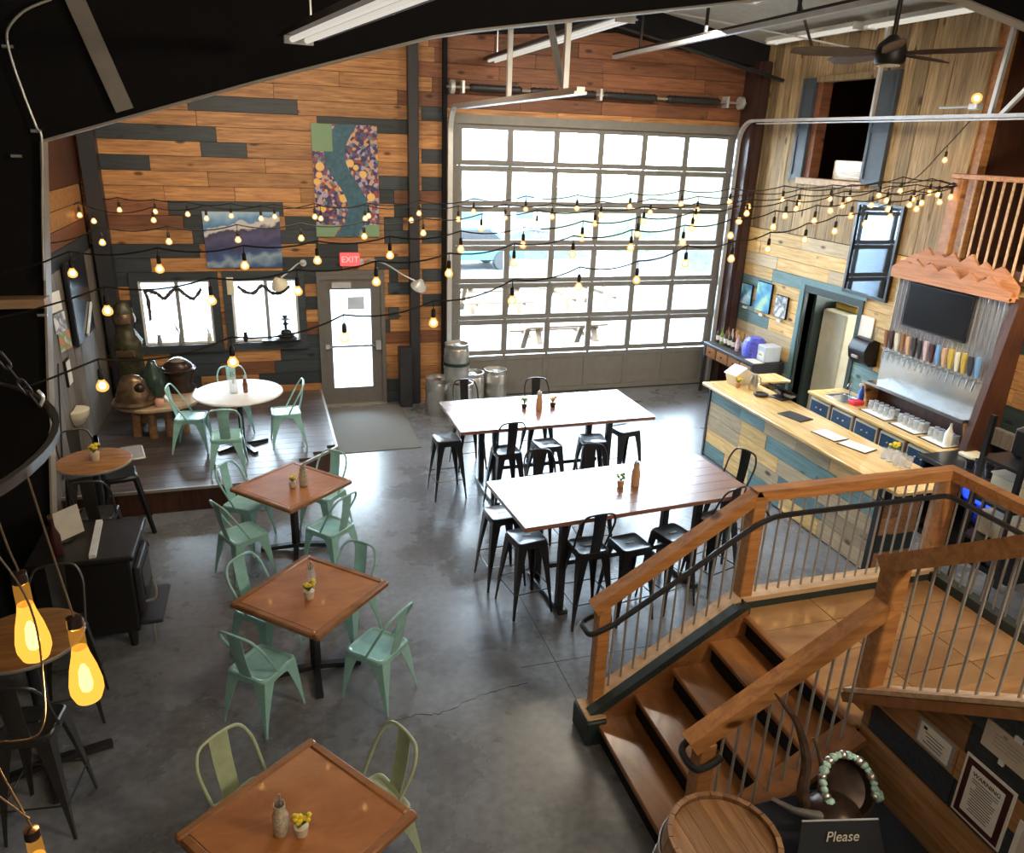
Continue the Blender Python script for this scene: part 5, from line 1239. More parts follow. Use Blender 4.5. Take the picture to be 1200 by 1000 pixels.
for i in range(2):
    for j in range(4):
        loc = (6.18 + 0.085 * i, 5.82 + 0.09 * j, 1.075); lab = 'clear tumbler near the bar flower, %s row, %s from the near end' % (('customer side', 'server side')[i], ('first', 'second', 'third', 'fourth')[j])
        if fg is None:
            fg = thing('tumbler', lab, 'glass', loc, 0, 'tumblers on the bar')
            MB().lathe([(0.030, 0), (0.031, 0.004), (0.037, 0.118), (0.035, 0.118), (0.029, 0.006)], n=12, caps=False).build('glass_wall', 'tumbler_glass', fg); MB().lathe([(0.030, 0), (0.031, 0.008)], n=12).build('glass_base', 'clear_plastic', fg)
        else: dup(fg, loc, 0, lab, 'tumblers on the bar')
def flower(loc, label, s=1.0, pot='pot_white', petal='yellow_petal', seed=1, group=None):
    t = thing('potted_flower', label, 'plant', loc, 0, group or 'small potted flowers'); rr = random.Random(seed)
    MB().lathe([(0.030 * s, 0), (0.036 * s, 0.03 * s), (0.040 * s, 0.062 * s), (0.034 * s, 0.064 * s)], n=14).build('pot', pot, t)
    mb = MB()
    for i in range(9):
        a = rr.uniform(0, 2 * PI); e = Vector((math.cos(a) * 0.05 * s, math.sin(a) * 0.05 * s, 0.11 * s + rr.uniform(-.02, .02) * s)); w = Vector((-math.sin(a), math.cos(a), 0)) * 0.014 * s
        b0_ = Vector((0, 0, 0.055 * s)); m_ = (b0_ + e) / 2 + Vector((0, 0, 0.02 * s)); mb.add([b0_, m_ + w, e, m_ - w], [(0, 1, 2, 3)])
    mb.build('leaf', 'leaf_green', t)['kind'] = 'stuff'
    mb = MB()
    for i in range(11):
        a = rr.uniform(0, 2 * PI); q = rr.uniform(0, 0.045) * s; mb.ball((q * math.cos(a), q * math.sin(a), 0.115 * s + rr.uniform(-.012, .02) * s), 0.017 * s, 6, 4, 0.7)
    mb.build('blossom', petal, t)
    return t
flower((6.30, 5.98 + 0.1, 1.075), 'yellow potted flower on the near end of the bar', 1.3, seed=4)
flower((6.02, 8.68, 1.075), 'yellow green potted flower at the far end of the bar', 1.0, 'terracotta', 'yellow_petal', 5)
# cooler and rack right of the counter, below the balcony
t = thing('bottle_cooler', 'black topped bottle cooler glowing blue, beyond the corner of the railing', 'cooler', (0, 0, 0))
mb = MB(); mb.box(7.05, 7.88, 5.0, 6.38, 0, 0.06); mb.box(7.83, 7.88, 5.0, 6.38, 0.06, 0.9); mb.box(7.05, 7.83, 5.0, 5.04, 0.06, 0.9); mb.box(7.05, 7.83, 6.34, 6.38, 0.06, 0.9); mb.build('body', 'black_plastic', t, 0)
MB().cbox(6.98, 7.90, 4.98, 6.38, 0.90, 0.94, 0.006).build('cooler_top', 'black_steel', t)
MB().box(6.97, 6.985, 4.98, 6.38, 0.895, 0.945).build('edge_strip', 'stainless', t, 0)
MB().box(7.09, 7.13, 5.06, 6.32, 0.66, 0.88).build('light_bar', 'cooler_blue', t, 0)
for k in range(3): MB().box(7.05, 7.07, 5.04 + k * 0.433, 5.05 + k * 0.433 + 0.02, 0.06, 0.9).build('door_stile', 'black_steel', t, 0)
MB().box(7.055, 7.062, 5.04, 6.34, 0.1, 0.88).build('glass_door', 'pane_glass', t, 0)
for i in range(14): MB().lathe([(0.03, 0), (0.032, 0.15), (0.012, 0.2), (0.012, 0.24)], (7.2 + 0.09 * (i % 2), 5.12 + 0.088 * i, 0.45), 8).build('stored_bottle', 'blue_bottle' if i % 3 else 'clear_plastic', t)
MB().box(7.10, 7.80, 5.06, 6.32, 0.43, 0.45).build('wire_shelf', 'grey_steel', t, 0)
cup = None
for i in range(2):
    for j in range(4):
        loc = (7.22 + 0.14 * i, 5.52 + 0.13 * j, 0.94); lab = 'black cup on the cooler top, %s row, %s from the near end' % (('front', 'back')[i], ('first', 'second', 'third', 'fourth')[j])
        if cup is None:
            cup = thing('black_cup', lab, 'cup', loc, 0, 'black cups on the cooler'); MB().lathe([(0.04, 0), (0.048, 0.085), (0.044, 0.085), (0.036, 0.006)], n=14).build('body', 'cup_black', cup)
        else: dup(cup, loc, 0, lab)
t = thing('wall_box', 'grey-brown slatted box on the wall behind the cooler', 'box', (7.86, 5.95, 1.16))
MB().cbox(-0.05, 0.03, -0.28, 0.28, -0.10, 0.10, 0.006).build('panel', 'left_panel', t); MB().cbox(-0.06, 0.03, 0.28, 0.31, -0.12, 0.12, 0.004).build('side', 'dark_walnut', t)
tag(MB().cbox(7.42, 7.66, 6.05, 6.26, 0.94, 0.985, 0.01).build('folded_towel', 'cream'), 'folded cream towel at the back of the cooler top', 'towel')
t = thing('storage_rack', 'black rack with cream crates at the right edge, behind the railing', 'rack', (6.58, 4.80, 0))
for x in (-0.33, 0.33):
    for y in (-0.2, 0.2): MB().box(x - 0.022, x + 0.022, y - 0.022, y + 0.022, 0, 1.95).build('upright', 'black_steel', t, 0)
for z in (0.72, 1.12, 1.52): MB().box(-0.35, 0.35, -0.22, 0.22, z, z + 0.03).build('shelf', 'black_steel', t, 0)
for z, w in ((0.75, 0.22), (1.15, 0.22)):
    c = thing('crate', 'cream crate on the %s shelf of the black rack' % ('lower' if z < 1 else 'middle'), 'crate', (6.60, 4.80, z), 0, 'cream crates on the rack')
    MB().cbox(-0.22, 0.22, -0.17, 0.17, 0, w, 0.012).build('box', 'cream', c); MB().cbox(-0.23, 0.23, -0.18, 0.18, w, w + 0.02, 0.005).build('lid', 'paper_old', c)
c = thing('espresso_machine', 'shiny black machine on the top shelf of the rack', 'machine', (6.68, 4.8, 1.55))
MB().cbox(-0.2, 0.24, -0.16, 0.16, 0, 0.30, 0.04).build('body', 'black_plastic', c); MB().ball((-0.02, 0, 0.40), 0.13, 14, 8).build('dome', 'bronze', c)
# balcony railing and sign
bl = thing('balcony_railing', 'orange timber balcony railing with pale balusters above the taps', 'railing', (0, 0, 0))
MB().cbox(7.70, 7.79, 2.2, 7.52, 3.93, 3.99, 0.008).build('top_rail', 'rail_wood', bl)
MB().cbox(7.71, 7.80, 7.34, 7.50, 3.06, 3.93, 0.008).build('post', 'rail_wood', bl)
for i in range(28): MB().box(7.735, 7.755, 7.18 - i * 0.125, 7.20 - i * 0.125, 2.92, 3.93).build('baluster', 'rail_wood_pale', bl, 0)
tag(MB().box(9.9, 10.0, 7.34, 7.41, 4.15, 4.55).build('yellow_sign', 'tap_gold'), 'small yellow panel on the dark wall above the balcony', 'sign')
t = thing('leafy_plant', 'pale leafy plant in the dark behind the balcony balusters', 'plant', (8.7, 6.75, 3.05))
MB().lathe([(0.10, 0), (0.14, 0.2), (0.12, 0.2)], n=14).build('pot', 'cream', t)
mb = MB(); rr = random.Random(8)
for i in range(26):
    a = rr.uniform(0, 2 * PI); e = Vector((0.3 * math.cos(a), 0.3 * math.sin(a), 0.3 + rr.uniform(0, 0.35))); w = Vector((-math.sin(a), math.cos(a), 0)) * 0.03; b_ = Vector((0, 0, 0.2)); m_ = (b_ + e) / 2 + Vector((0, 0, 0.08)); mb.add([b_, m_ + w, e, m_ - w], [(0, 1, 2, 3)])
mb.build('leaf', 'leaf_green', t)['kind'] = 'stuff'
tag(MB().cbox(8.12, 8.5, 9.40, 10.12, 3.62, 4.07, 0.01).build('wooden_crate', 'bar_top_wood'), 'yellow timber crate standing behind the loft window sill', 'crate')
# ceiling fan
t = thing('ceiling_fan', 'black ceiling fan hanging at the upper right', 'fan', (4.72, 5.45, 4.90))
MB().cyl((0, 0, 0.12), (0, 0, 1.25), 0.018, n=10).build('down_rod', 'black_iron', t); MB().lathe([(0.04, 1.17), (0.08, 1.2), (0.09, 1.3)], n=16).build('canopy', 'black_iron', t)
MB().lathe([(0.03, -0.08), (0.10, -0.075), (0.115, -0.05), (0.115, 0.02), (0.10, 0.07), (0.03, 0.13)], n=24).build('motor', 'black_iron', t)
MB().lathe([(0.02, -0.095), (0.085, -0.09), (0.085, -0.08)], n=20).build('cap', 'cream', t)
for i in range(5):
    a = i * 2 * PI / 5 + 0.25
    mb = MB(); mb.loft([[(0.10, -0.03, -0.012), (0.10, 0.03, 0.012), (0.10, 0.03, 0.018), (0.10, -0.03, -0.006)], [(0.26, -0.07, -0.022), (0.26, 0.07, 0.022), (0.26, 0.07, 0.029), (0.26, -0.07, -0.015)], [(0.62, -0.075, -0.024), (0.62, 0.08, 0.024), (0.62, 0.08, 0.031), (0.62, -0.075, -0.017)], [(0.76, -0.03, -0.012), (0.76, 0.045, 0.014), (0.76, 0.045, 0.020), (0.76, -0.03, -0.006)]])
    mb.move(Matrix.Rotation(a, 4, 'Z')); mb.build('blade', 'dark_walnut', t, 20)
# bare bulb on a bracket by the end of the right track
t = thing('bracket_lamp', 'bare glowing bulb on a thin bracket above the garage track', 'lamp', (7.55, 7.25, 4.70))
MB().cyl((0, 0.5, 0.0), (0, 0, 0.0), 0.014, n=8).build('arm', 'galvanized', t); MB().cbox(-0.05, 0.05, -0.06, 0.06, -0.04, 0.03, 0.008).build('base', 'galvanized', t)
gb = MB().ball((0, 0.01, 0.085), 0.055, 14, 9).build('bulb', 'bulb_shell', t); MB().ball((0, 0.01, 0.085), 0.03, 10, 7).build('filament', 'bulb_glow', gb)

# ================================================================ back wall decor
def canvas(name, label, x0, x1, z0, z1, mat):
    t = thing(name, label, 'painting', ((x0 + x1) / 2, YW - 0.02, (z0 + z1) / 2)); w, h = (x1 - x0) / 2, (z1 - z0) / 2
    MB().box(-w, w, -0.018, 0.018, -h, h).build('stretcher', 'paper_old', t, 0); MB().box(-w, w, -0.022, -0.018, -h, h).build('print', mat, t, 0)
    return t
canvas('tall_painting', 'tall abstract painting of a blue river between speckled banks', 0.64, 1.58, 2.71, 4.30, 'river_painting')
canvas('wide_painting', 'wide painting of a snowy blue mountain scene above the windows', -0.94, 0.12, 2.26, 3.06, 'mountain_painting')
t = thing('exit_sign', 'glowing red exit sign above the entrance door', 'sign', (1.115, YW - 0.05, 2.37))
MB().cbox(-0.15, 0.15, -0.03, 0.05, -0.10, 0.10, 0.012).build('housing', 'exit_red', t); text('EXIT', 'lettering', 0.13, 'exit_letter', t, (0, -0.032, 0), (PI / 2, 0, 0))
def gooseneck(loc, pts, head, tilt, label, hm):
    t = thing('gooseneck_lamp', label, 'lamp', loc, 0, 'gooseneck lamps on the back wall')
    MB().tube(catmull(pts, 6), 0.012, 8).build('arm', 'galvanized', t)
    MB().cyl((pts[0][0], 0.03, pts[0][2]), (pts[0][0], -0.02, pts[0][2]), 0.05, n=14).build('wall_plate', 'galvanized', t)
    mb = MB(); mb.lathe([(0.035, 0.09), (0.05, 0.06), (0.11, 0.0), (0.125, -0.045), (0.115, -0.045), (0.09, 0.0), (0.03, 0.05)], n=20); mb.move(Matrix.Translation(head) @ Matrix.Rotation(tilt, 4, 'Y') @ Matrix.Rotation(0.5, 4, 'X')); mb.build('shade', hm, t)
    return t
gooseneck((1.28, YW - 0.03, 2.33), [(0, 0, 0), (0.12, -0.18, 0.06), (0.32, -0.42, 0.03), (0.55, -0.62, -0.10), (0.72, -0.72, -0.18)], (0.78, -0.74, -0.24), 0.3, 'gooseneck lamp reaching right from the exit sign', 'galvanized')
gooseneck((0.42, YW - 0.03, 2.32), [(0, 0, 0), (-0.08, -0.2, 0.02), (-0.22, -0.38, -0.06), (-0.34, -0.45, -0.14)], (-0.38, -0.46, -0.22), -0.4, 'gooseneck lamp with a beige shade over the right back window', 'cream')
tag(MB().cbox(-0.70, -0.60, YW - 0.05, YW - 0.03, 1.86, 2.12, 0.004).build('wall_card', 'cream'), 'small cream card hung between the two back windows', 'card')
tag(MB().cbox(1.82, 2.02, 11.78, 12.0, 0, 0.99, 0.01).build('tall_bin', 'charcoal_steel'), 'tall narrow dark bin between the entrance door and the steel column', 'bin')
def garland(pts, label):
    rr = random.Random(4); mb = MB(); P = catmull(pts, 8); mb.tube(P, [0.018 + rr.uniform(0, 0.016) for _ in P], 6)
    for p in P[::2]: mb.add([p, p + Vector((rr.uniform(-.05, .05), -0.02, -0.05)), p + Vector((rr.uniform(-.03, .03), 0.0, 0.03))], [(0, 1, 2)])
    return tag(mb.build('garland', 'garland_brown'), label, 'garland')
garland([(-1.80, YW, 1.50), (-1.80, YW, 1.80), (-1.82, YW, 1.93), (-1.68, YW, 1.90), (-1.58, YW, 1.82), (-1.46, YW, 1.93), (-1.38, YW, 1.96), (-1.30, YW, 1.88), (-1.18, YW, 1.81), (-1.06, YW, 1.95)], 'brown twig garland across the left back window')
garland([(-0.55, YW, 1.98), (-0.44, YW, 1.89), (-0.32, YW, 1.88), (-0.20, YW, 1.98), (-0.06, YW, 1.87), (0.08, YW, 1.88), (0.20, YW, 1.97)], 'brown twig garland across the right back window')
def vase(loc, label, twigs, mat):
    t = thing('sill_vase', label, 'vase', loc); MB().lathe([(0.03, 0), (0.04, 0.04), (0.025, 0.12), (0.03, 0.15)], n=12).build('body', mat, t)
    mb = MB(); rr = random.Random(twigs)
    for i in range(twigs): a = rr.uniform(-1, 1); mb.tube([(0, 0, 0.13), (a * 0.06, 0, 0.22), (a * 0.14, -0.01, 0.30 + rr.uniform(-.04, .05))], 0.004, 4)
    mb.build('twig', 'garland_brown', t)
vase((-1.42, YW + 0.04, 1.12), 'small vase with dry twigs on the left window sill', 8, 'grey_steel')
vase((-1.72, YW + 0.04, 1.12), 'squat grey jar at the left end of the left window sill', 2, 'grey_steel')
vase((-1.02, YW + 0.04, 1.12), 'twig vase at the right end of the left window sill', 6, 'cream')
vase((-0.50, YW + 0.04, 1.12), 'dark little vase on the right window sill', 2, 'bronze_dark')
t = thing('iron_sculpture', 'black iron pagoda-like sculpture before the right back window', 'sculpture', (0.10, YW - 0.09, 1.12))
MB().bar((-0.36, 0, 0.02), (0.22, 0, 0.02), 0.08, 0.04).build('base', 'black_iron', t, 0)
for z, w in ((0.06, 0.17), (0.11, 0.13), (0.16, 0.09)): MB().lathe([(w, 0), (w * 0.75, 0.035), (w * 0.4, 0.05)], (0, 0, z), 12).build('tier', 'black_iron', t)
MB().cyl((0, 0, 0.2), (0, 0, 0.40), 0.022, 0.018, 10).build('stem', 'black_iron', t)
for z, w in ((0.28, 0.06), (0.36, 0.11), (0.40, 0.05)): MB().lathe([(w, 0), (w * 0.6, 0.025)], (0, 0, z), 10).build('tier', 'black_iron', t)

# kegs by the garage door
def keg(loc, label, h=0.60, r=0.195, rz=0.0):
    t = thing('beer_keg', label, 'keg', loc, rz, 'steel kegs')
    MB().lathe([(r * 0.86, 0.03), (r * 0.97, 0.07), (r, 0.10), (r, h * 0.32), (r * 1.035, h * 0.36), (r, h * 0.40), (r, h * 0.60), (r * 1.035, h * 0.64), (r, h * 0.68), (r, h - 0.10), (r * 0.92, h - 0.06), (r * 0.4, h - 0.045), (0.05, h - 0.04), (0.05, h - 0.02)], n=28).build('body', 'keg_steel', t)
    MB().lathe([(r * 0.93, h - 0.075), (r * 0.97, h - 0.01), (r * 0.97, h), (r * 0.92, h), (r * 0.90, h - 0.07)], n=28, caps=False).build('top_chime', 'keg_steel', t)
    MB().lathe([(r * 0.90, 0.07), (r * 0.97, 0.01), (r * 0.97, 0), (r * 0.92, 0.0), (r * 0.88, 0.06)], n=28, caps=False).build('bottom_chime', 'keg_steel', t)
    return t
k1 = keg((2.36, 11.42, 0), 'steel keg on the floor closest to the steel column')
dup(k1, (2.66, 11.08, 0), 0.4, 'steel keg on the floor carrying the topmost keg')
dup(k1, (2.62, 11.22, 0.60), 0.8, 'steel keg on top of the stack')
dup(k1, (2.98, 11.62, 0), 1.1, 'steel keg in the back row against the garage door, half hidden')
dup(k1, (3.40, 11.72, 0), 1.9, 'steel keg at the right end of the keg row')
for z in (0.215 + 0.6, 0.385 + 0.6): pass
tag(MB().lathe([(0.204, 0.26), (0.2055, 0.27), (0.2055, 0.30), (0.204, 0.31)], (2.62, 11.22, 0.60), 28, False).build('keg_band', 'vase_green'), 'green band around the topmost keg', 'band')

# rustic side table with sculptures on the platform
t = thing('rustic_table', 'round rustic table with a pale live-edge top and log legs', 'table', (-1.62, 10.72, 0.3))
n = 36; rr = random.Random(6); R = []
ed = [0.56 * (1 + rr.uniform(-.03, .03)) for _ in range(n)]
for z, s in ((0.39, 0.96), (0.41, 1.0), (0.44, 1.0), (0.45, 0.98)): R.append([(ed[k] * s * math.cos(2 * PI * k / n), ed[k] * s * math.sin(2 * PI * k / n), z) for k in range(n)])
MB().loft(R).build('table_top', 'live_edge', t)
for a in (-2.4, -1.75, -1.2, -0.6, 1.2, 2.4): MB().cyl((0.38 * math.cos(a), 0.38 * math.sin(a), 0), (0.36 * math.cos(a), 0.36 * math.sin(a), 0.39), 0.055, 0.05, 9).build('log_leg', 'barrel_oak', t)
def lump(name, label, loc, prof, mat, n=18, seed=1, sq=(1, 1)):
    rr = random.Random(seed); t = thing(name, label, 'sculpture', loc); rings = []
    for r, z in prof:
        j = 0.16 if mat == 'bronze_olive' else 0.07; rings.append([((r * (1 + rr.uniform(-j, j))) * math.cos(2 * PI * k / n) * sq[0], (r * (1 + rr.uniform(-j, j))) * math.sin(2 * PI * k / n) * sq[1], z) for k in range(n)])
    MB().loft(rings).build('body', mat, t, 60); return t
s1 = lump('bronze_sculpture', 'shiny bronze domed sculpture at the front left of the rustic table', (-1.88, 10.46, 0.75), [(0.20, 0), (0.24, 0.05), (0.22, 0.14), (0.17, 0.24), (0.15, 0.32), (0.10, 0.38), (0.02, 0.41)], 'bronze', seed=2, sq=(1, 0.7))
mb = MB(); mb.ball((0, 0, 0), 0.085, 14, 8, 0.8); mb.move(Matrix.Translation((0.09, -0.075, 0.235)) @ Matrix.Diagonal((0.9, 0.75, 1.0, 1))); mb.build('visor', 'bronze_dark', s1)
MB().lathe([(0.20, 0.0), (0.27, 0.015), (0.275, 0.04), (0.24, 0.07)], n=20).build('base_ring', 'bronze', s1)
MB().lathe([(0.04, 0), (0.065, 0.03), (0.05, 0.09), (0.02, 0.105)], (0.19, -0.06, 0.03), 12).build('side_boss', 'bronze', s1)
lump('green_vase', 'dark green pointed vase between the two bronze sculptures', (-1.66, 10.72, 0.75), [(0.11, 0), (0.15, 0.10), (0.16, 0.22), (0.12, 0.36), (0.06, 0.46), (0.045, 0.50), (0.02, 0.52)], 'vase_green', seed=3)
s3 = lump('dark_helmet', 'dark bronze helmet-like sculpture at the right of the rustic table', (-1.36, 10.92, 0.75), [(0.17, 0), (0.20, 0.05), (0.16, 0.12), (0.19, 0.22), (0.21, 0.30), (0.17, 0.40), (0.09, 0.46), (0.01, 0.48)], 'bronze_dark', seed=4, sq=(1, 0.8))
MB().lathe([(0.21, 0), (0.23, 0.02), (0.20, 0.045)], (0, 0, 0.31), 18).build('brim', 'bronze_dark', s3); MB().lathe([(0.11, 0.44), (0.06, 0.478), (0.01, 0.49)], n=14).build('crown_highlight', 'keg_steel', s3)  # pale steel cap stands in for the highlight on top of the helmet
s4 = lump('totem_sculpture', 'tall green bronze figure sculpture in the corner left of the windows', (-1.96, 10.98, 0.75), [(0.15, 0), (0.17, 0.12), (0.16, 0.40), (0.18, 0.58), (0.19, 0.72), (0.12, 0.84), (0.11, 0.92), (0.14, 1.02), (0.12, 1.14), (0.07, 1.23), (0.02, 1.27)], 'bronze_olive', seed=5, sq=(1, 0.8))
MB().lathe([(0.142, 0.98), (0.148, 1.04), (0.13, 1.10)], n=14).build('head_band', 'bronze', s4); MB().cbox(-0.13, 0.10, -0.165, -0.11, 0.52, 0.64, 0.02).build('chest_plate', 'bronze', s4)
tag(MB().lathe([(0.05, 0), (0.06, 0.03), (0.055, 0.08), (0.04, 0.10), (0.03, 0.10)], (-1.56, 10.30, 0.75), 14).build('tea_light', 'candle_pink'), 'small pink tea light holder at the front of the rustic table', 'candle')

# table centrepieces
def jar(loc, label, h=0.17, r=0.035, mat='jar_glass', fl=None):
    t = thing('table_jar', label, 'jar', loc, 0, 'jars on the tables')
    MB().lathe([(r * 0.9, 0), (r, 0.01), (r, h * 0.62), (r * 0.72, h * 0.78), (r * 0.72, h), (r * 0.64, h), (r * 0.62, h * 0.8)], n=14).build('body', mat, t)
    mb = MB(); rr = random.Random(3)
    for i in range(5): a = i * 1.3; mb.tube([(0, 0, h * 0.5), (r * 0.5 * math.cos(a), r * 0.5 * math.sin(a), h + 0.025 + 0.02 * (i % 2))], 0.006, 5)
    mb.build('cutlery', 'keg_steel', t)
    return t
flower((-0.07, 3.10, 0.757), 'yellow potted flower beside the jar on the closest copper table', 0.95, seed=11)
jar((-0.17, 3.14, 0.757), 'glass jar of cutlery on the closest copper table', 0.19, 0.042)
flower((0.08, 5.30, 0.757), 'yellow potted flower on the middle copper table', 1.05, seed=12)
jar((0.105, 5.45, 0.757), 'glass jar behind the flower on the middle copper table', 0.18, 0.042, 'tumbler_glass')
flower((0.02, 7.40, 0.757), 'yellow potted flower on the copper table by the platform', 0.9, seed=13)
jar((0.13, 7.42, 0.757), 'glass jar beside the flower on the copper table by the platform', 0.19, 0.045)
flower((-1.83, 7.80, 1.06), 'yellow potted flower on the bistro table by the left wall', 1.25, seed=14)
flower((2.84, 8.46, 1.06), 'small potted plant at the left of three pieces on the far high table', 0.95, 'bronze_dark', 'leaf_green', 15)
jar((3.00, 8.36, 1.06), 'amber jar of cutlery in the middle of the far high table', 0.21, 0.042, 'tap_tan')
flower((3.21, 8.44, 1.06), 'potted orange flower at the right of three pieces on the far high table', 1.0, 'bronze_dark', 'orange_plastic', 16)
flower((3.06, 6.08, 1.06), 'small dark leaved pot plant on the near high table', 0.95, 'tap_tan', 'leaf_green', 17)
jar((3.21, 6.07, 1.06), 'amber jar of cutlery on the near high table', 0.23, 0.043, 'tap_tan')
jar((-0.60, 9.72, 1.06), 'tall glass jar with a brown base on the round white table', 0.24, 0.05, 'tumbler_glass')
jar((-0.46, 9.73, 1.06), 'brown bottle beside the glass jar on the round white table', 0.18, 0.03, 'sauce_brown')

# ================================================================ left wall and its furniture
t = thing('wall_television', 'black television on the left wall beyond the steel frame', 'television', (-2.43, 10.75, 2.12), 0.0)
MB().cbox(0.03, 0.08, -0.58, 0.42, -0.52, 0.50, 0.01).build('bezel', 'black_plastic', t); MB().box(0.08, 0.084, -0.55, 0.39, -0.49, 0.47).build('screen', 'tv_black', t, 0); MB().box(0, 0.03, -0.2, 0.1, -0.2, 0.2).build('mount', 'black_iron', t, 0)
for k, (a, b) in enumerate((((-2.33, 11.05, 1.98), (-2.33, 10.6, 1.66)), ((-2.425, 11.45, 1.85), (-2.425, 11.1, 1.60)))):
    tag(MB().bar(a, b, 0.02, 0.05).build('white_batten', 'white_paint'), 'thin white batten slanting below the left wall television, %s' % ('the longer one' if k == 0 else 'the shorter one'), 'batten')
for k, (y, z, m, lab) in enumerate(((9.60, 2.28, 'paper', 'pale notice pinned highest on the left wall by the frame'), (9.66, 2.03, 'poster_grey', 'grey photo print pinned on the left wall under the pale notice'), (9.74, 1.80, 'poster_multi', 'green and orange print pinned lowest on the left wall'))):
    t = thing('pinned_print', lab, 'print', (-2.42, y, z), 0.0, 'prints pinned on the left wall'); MB().bar((0.0, -0.12, 0), (0.06, 0.14, 0), 0.004, 0.22).build('sheet', m, t, 0)
t = thing('wall_frame', 'narrow black framed white card on the grey left wall panels', 'frame', (-2.43, 9.74, 1.42))
MB().cbox(0, 0.03, -0.10, 0.10, -0.16, 0.16, 0.005).build('frame', 'black_plastic', t); MB().box(0.03, 0.033, -0.08, 0.09, -0.14, 0.14).build('card', 'paper', t, 0)
t = thing('wall_sconce', 'cream shell-shaped wall lamp low on the grey panels', 'lamp', (-2.43, 9.72, 0.86))
mb = MB(); mb.lathe([(0.04, -0.10), (0.11, -0.05), (0.16, 0.04), (0.17, 0.10), (0.14, 0.11), (0.03, 0.10)], n=20); mb.v = [(max(0.0, v[0]) + 0.01, v[1], v[2]) for v in mb.v]; mb.build('shade', 'cream', t)
MB().cyl((0, 0, 0), (0.06, 0, 0.0), 0.03, n=10).build('wall_plate', 'brass', t)
tag(MB().bar((-2.415, 9.4, 1.62), (-2.415, 8.8, 0.45), 0.012, 0.02).build('wall_cable', 'cord_black'), 'black cable running down the grey left wall panels', 'cable')
# black stove
t = thing('iron_stove', 'black cast iron stove by the left wall', 'stove', (0, 0, 0))
MB().cbox(-2.02, -1.30, 6.05, 6.72, 0.16, 0.85, 0.012).build('body', 'stove_black', t); MB().cbox(-2.05, -1.26, 6.02, 6.75, 0.85, 0.90, 0.012).build('stove_top', 'stove_black', t)
for x in (-1.95, -1.37):
    for y in (6.12, 6.65): MB().cyl((x, y, 0), (x, y, 0.17), 0.03, 0.045, 8).build('leg', 'stove_black', t)
d = MB().cbox(-1.30, -1.25, 6.12, 6.62, 0.30, 0.74, 0.012).build('stove_door', 'charcoal_steel', t)
MB().box(-1.25, -1.243, 6.20, 6.54, 0.42, 0.66).build('door_glass', 'tv_black', d, 0)
MB().tube(catmull([(-1.25, 6.20, 0.36), (-1.18, 6.20, 0.38), (-1.16, 6.20, 0.46), (-1.17, 6.20, 0.56)], 5), 0.012, 8).build('door_handle', 'grey_steel', d)
MB().cbox(-1.30, -1.12, 6.08, 6.66, 0.20, 0.24, 0.008).build('ash_lip', 'charcoal_steel', t); MB().cyl((-1.20, 6.1, 0.0), (-1.20, 6.1, 0.22), 0.012, n=8).build('tool_rest', 'grey_steel', t)
MB().cyl((-1.86, 6.45, 0.9), (-1.86, 6.45, 0.915), 0.10, n=18).build('flue_collar', 'stove_black', t)
tag(MB().bar((-1.56, 6.06, 0.915), (-1.62, 6.70, 0.915), 0.05, 0.03).build('white_ruler', 'white_paint'), 'white straight bar lying across the stove top', 'bar')
t = thing('stove_placard', 'white and orange placard leaning at the back of the stove top', 'placard', (-1.82, 6.42, 0.90), -0.9)
MB().bar((0, -0.10, 0.14), (0, 0.14, 0.16), 0.012, 0.26).build('board', 'paper', t, 0); MB().bar((-0.02, -0.05, 0.12), (-0.02, 0.14, 0.24), 0.01, 0.05).build('stripe', 'orange_plastic', t, 0)
t = thing('red_bottle', 'dark red bottle on the stove top before the placard', 'bottle', (-1.84, 6.20, 0.90)); MB().lathe([(0.045, 0), (0.048, 0.02), (0.045, 0.16), (0.018, 0.24), (0.016, 0.33)], n=12).build('body', 'maroon', t)
MB().lathe([(0.018, 0.32), (0.018, 0.35)], n=10).build('cap', 'brass', t)
# dark high chair behind the bistro table
t = thing('high_chair', 'black and silver high chair beside the step of the platform', 'high chair', (-1.74, 8.34, 0), -1.35)
MB().cbox(-0.18, 0.18, -0.16, 0.16, 0.62, 0.68, 0.02).build('seat', 'black_plastic', t); MB().cbox(-0.18, 0.18, -0.20, -0.15, 0.66, 1.08, 0.03).build('backrest', 'black_plastic', t)
MB().cbox(-0.20, 0.20, 0.02, 0.26, 0.86, 0.89, 0.015).build('tray', 'grey_steel', t)
for sx in (-1, 1):
    for sy in (-1, 1): MB().bar((sx * 0.16, sy * 0.13, 0.64), (sx * 0.23, sy * 0.24, 0.0), 0.035, 0.035).build('leg', 'black_plastic', t, 0)
    MB().bar((sx * 0.19, -0.16, 0.84), (sx * 0.19, 0.10, 0.86), 0.03, 0.03).build('armrest', 'stainless', t, 0)

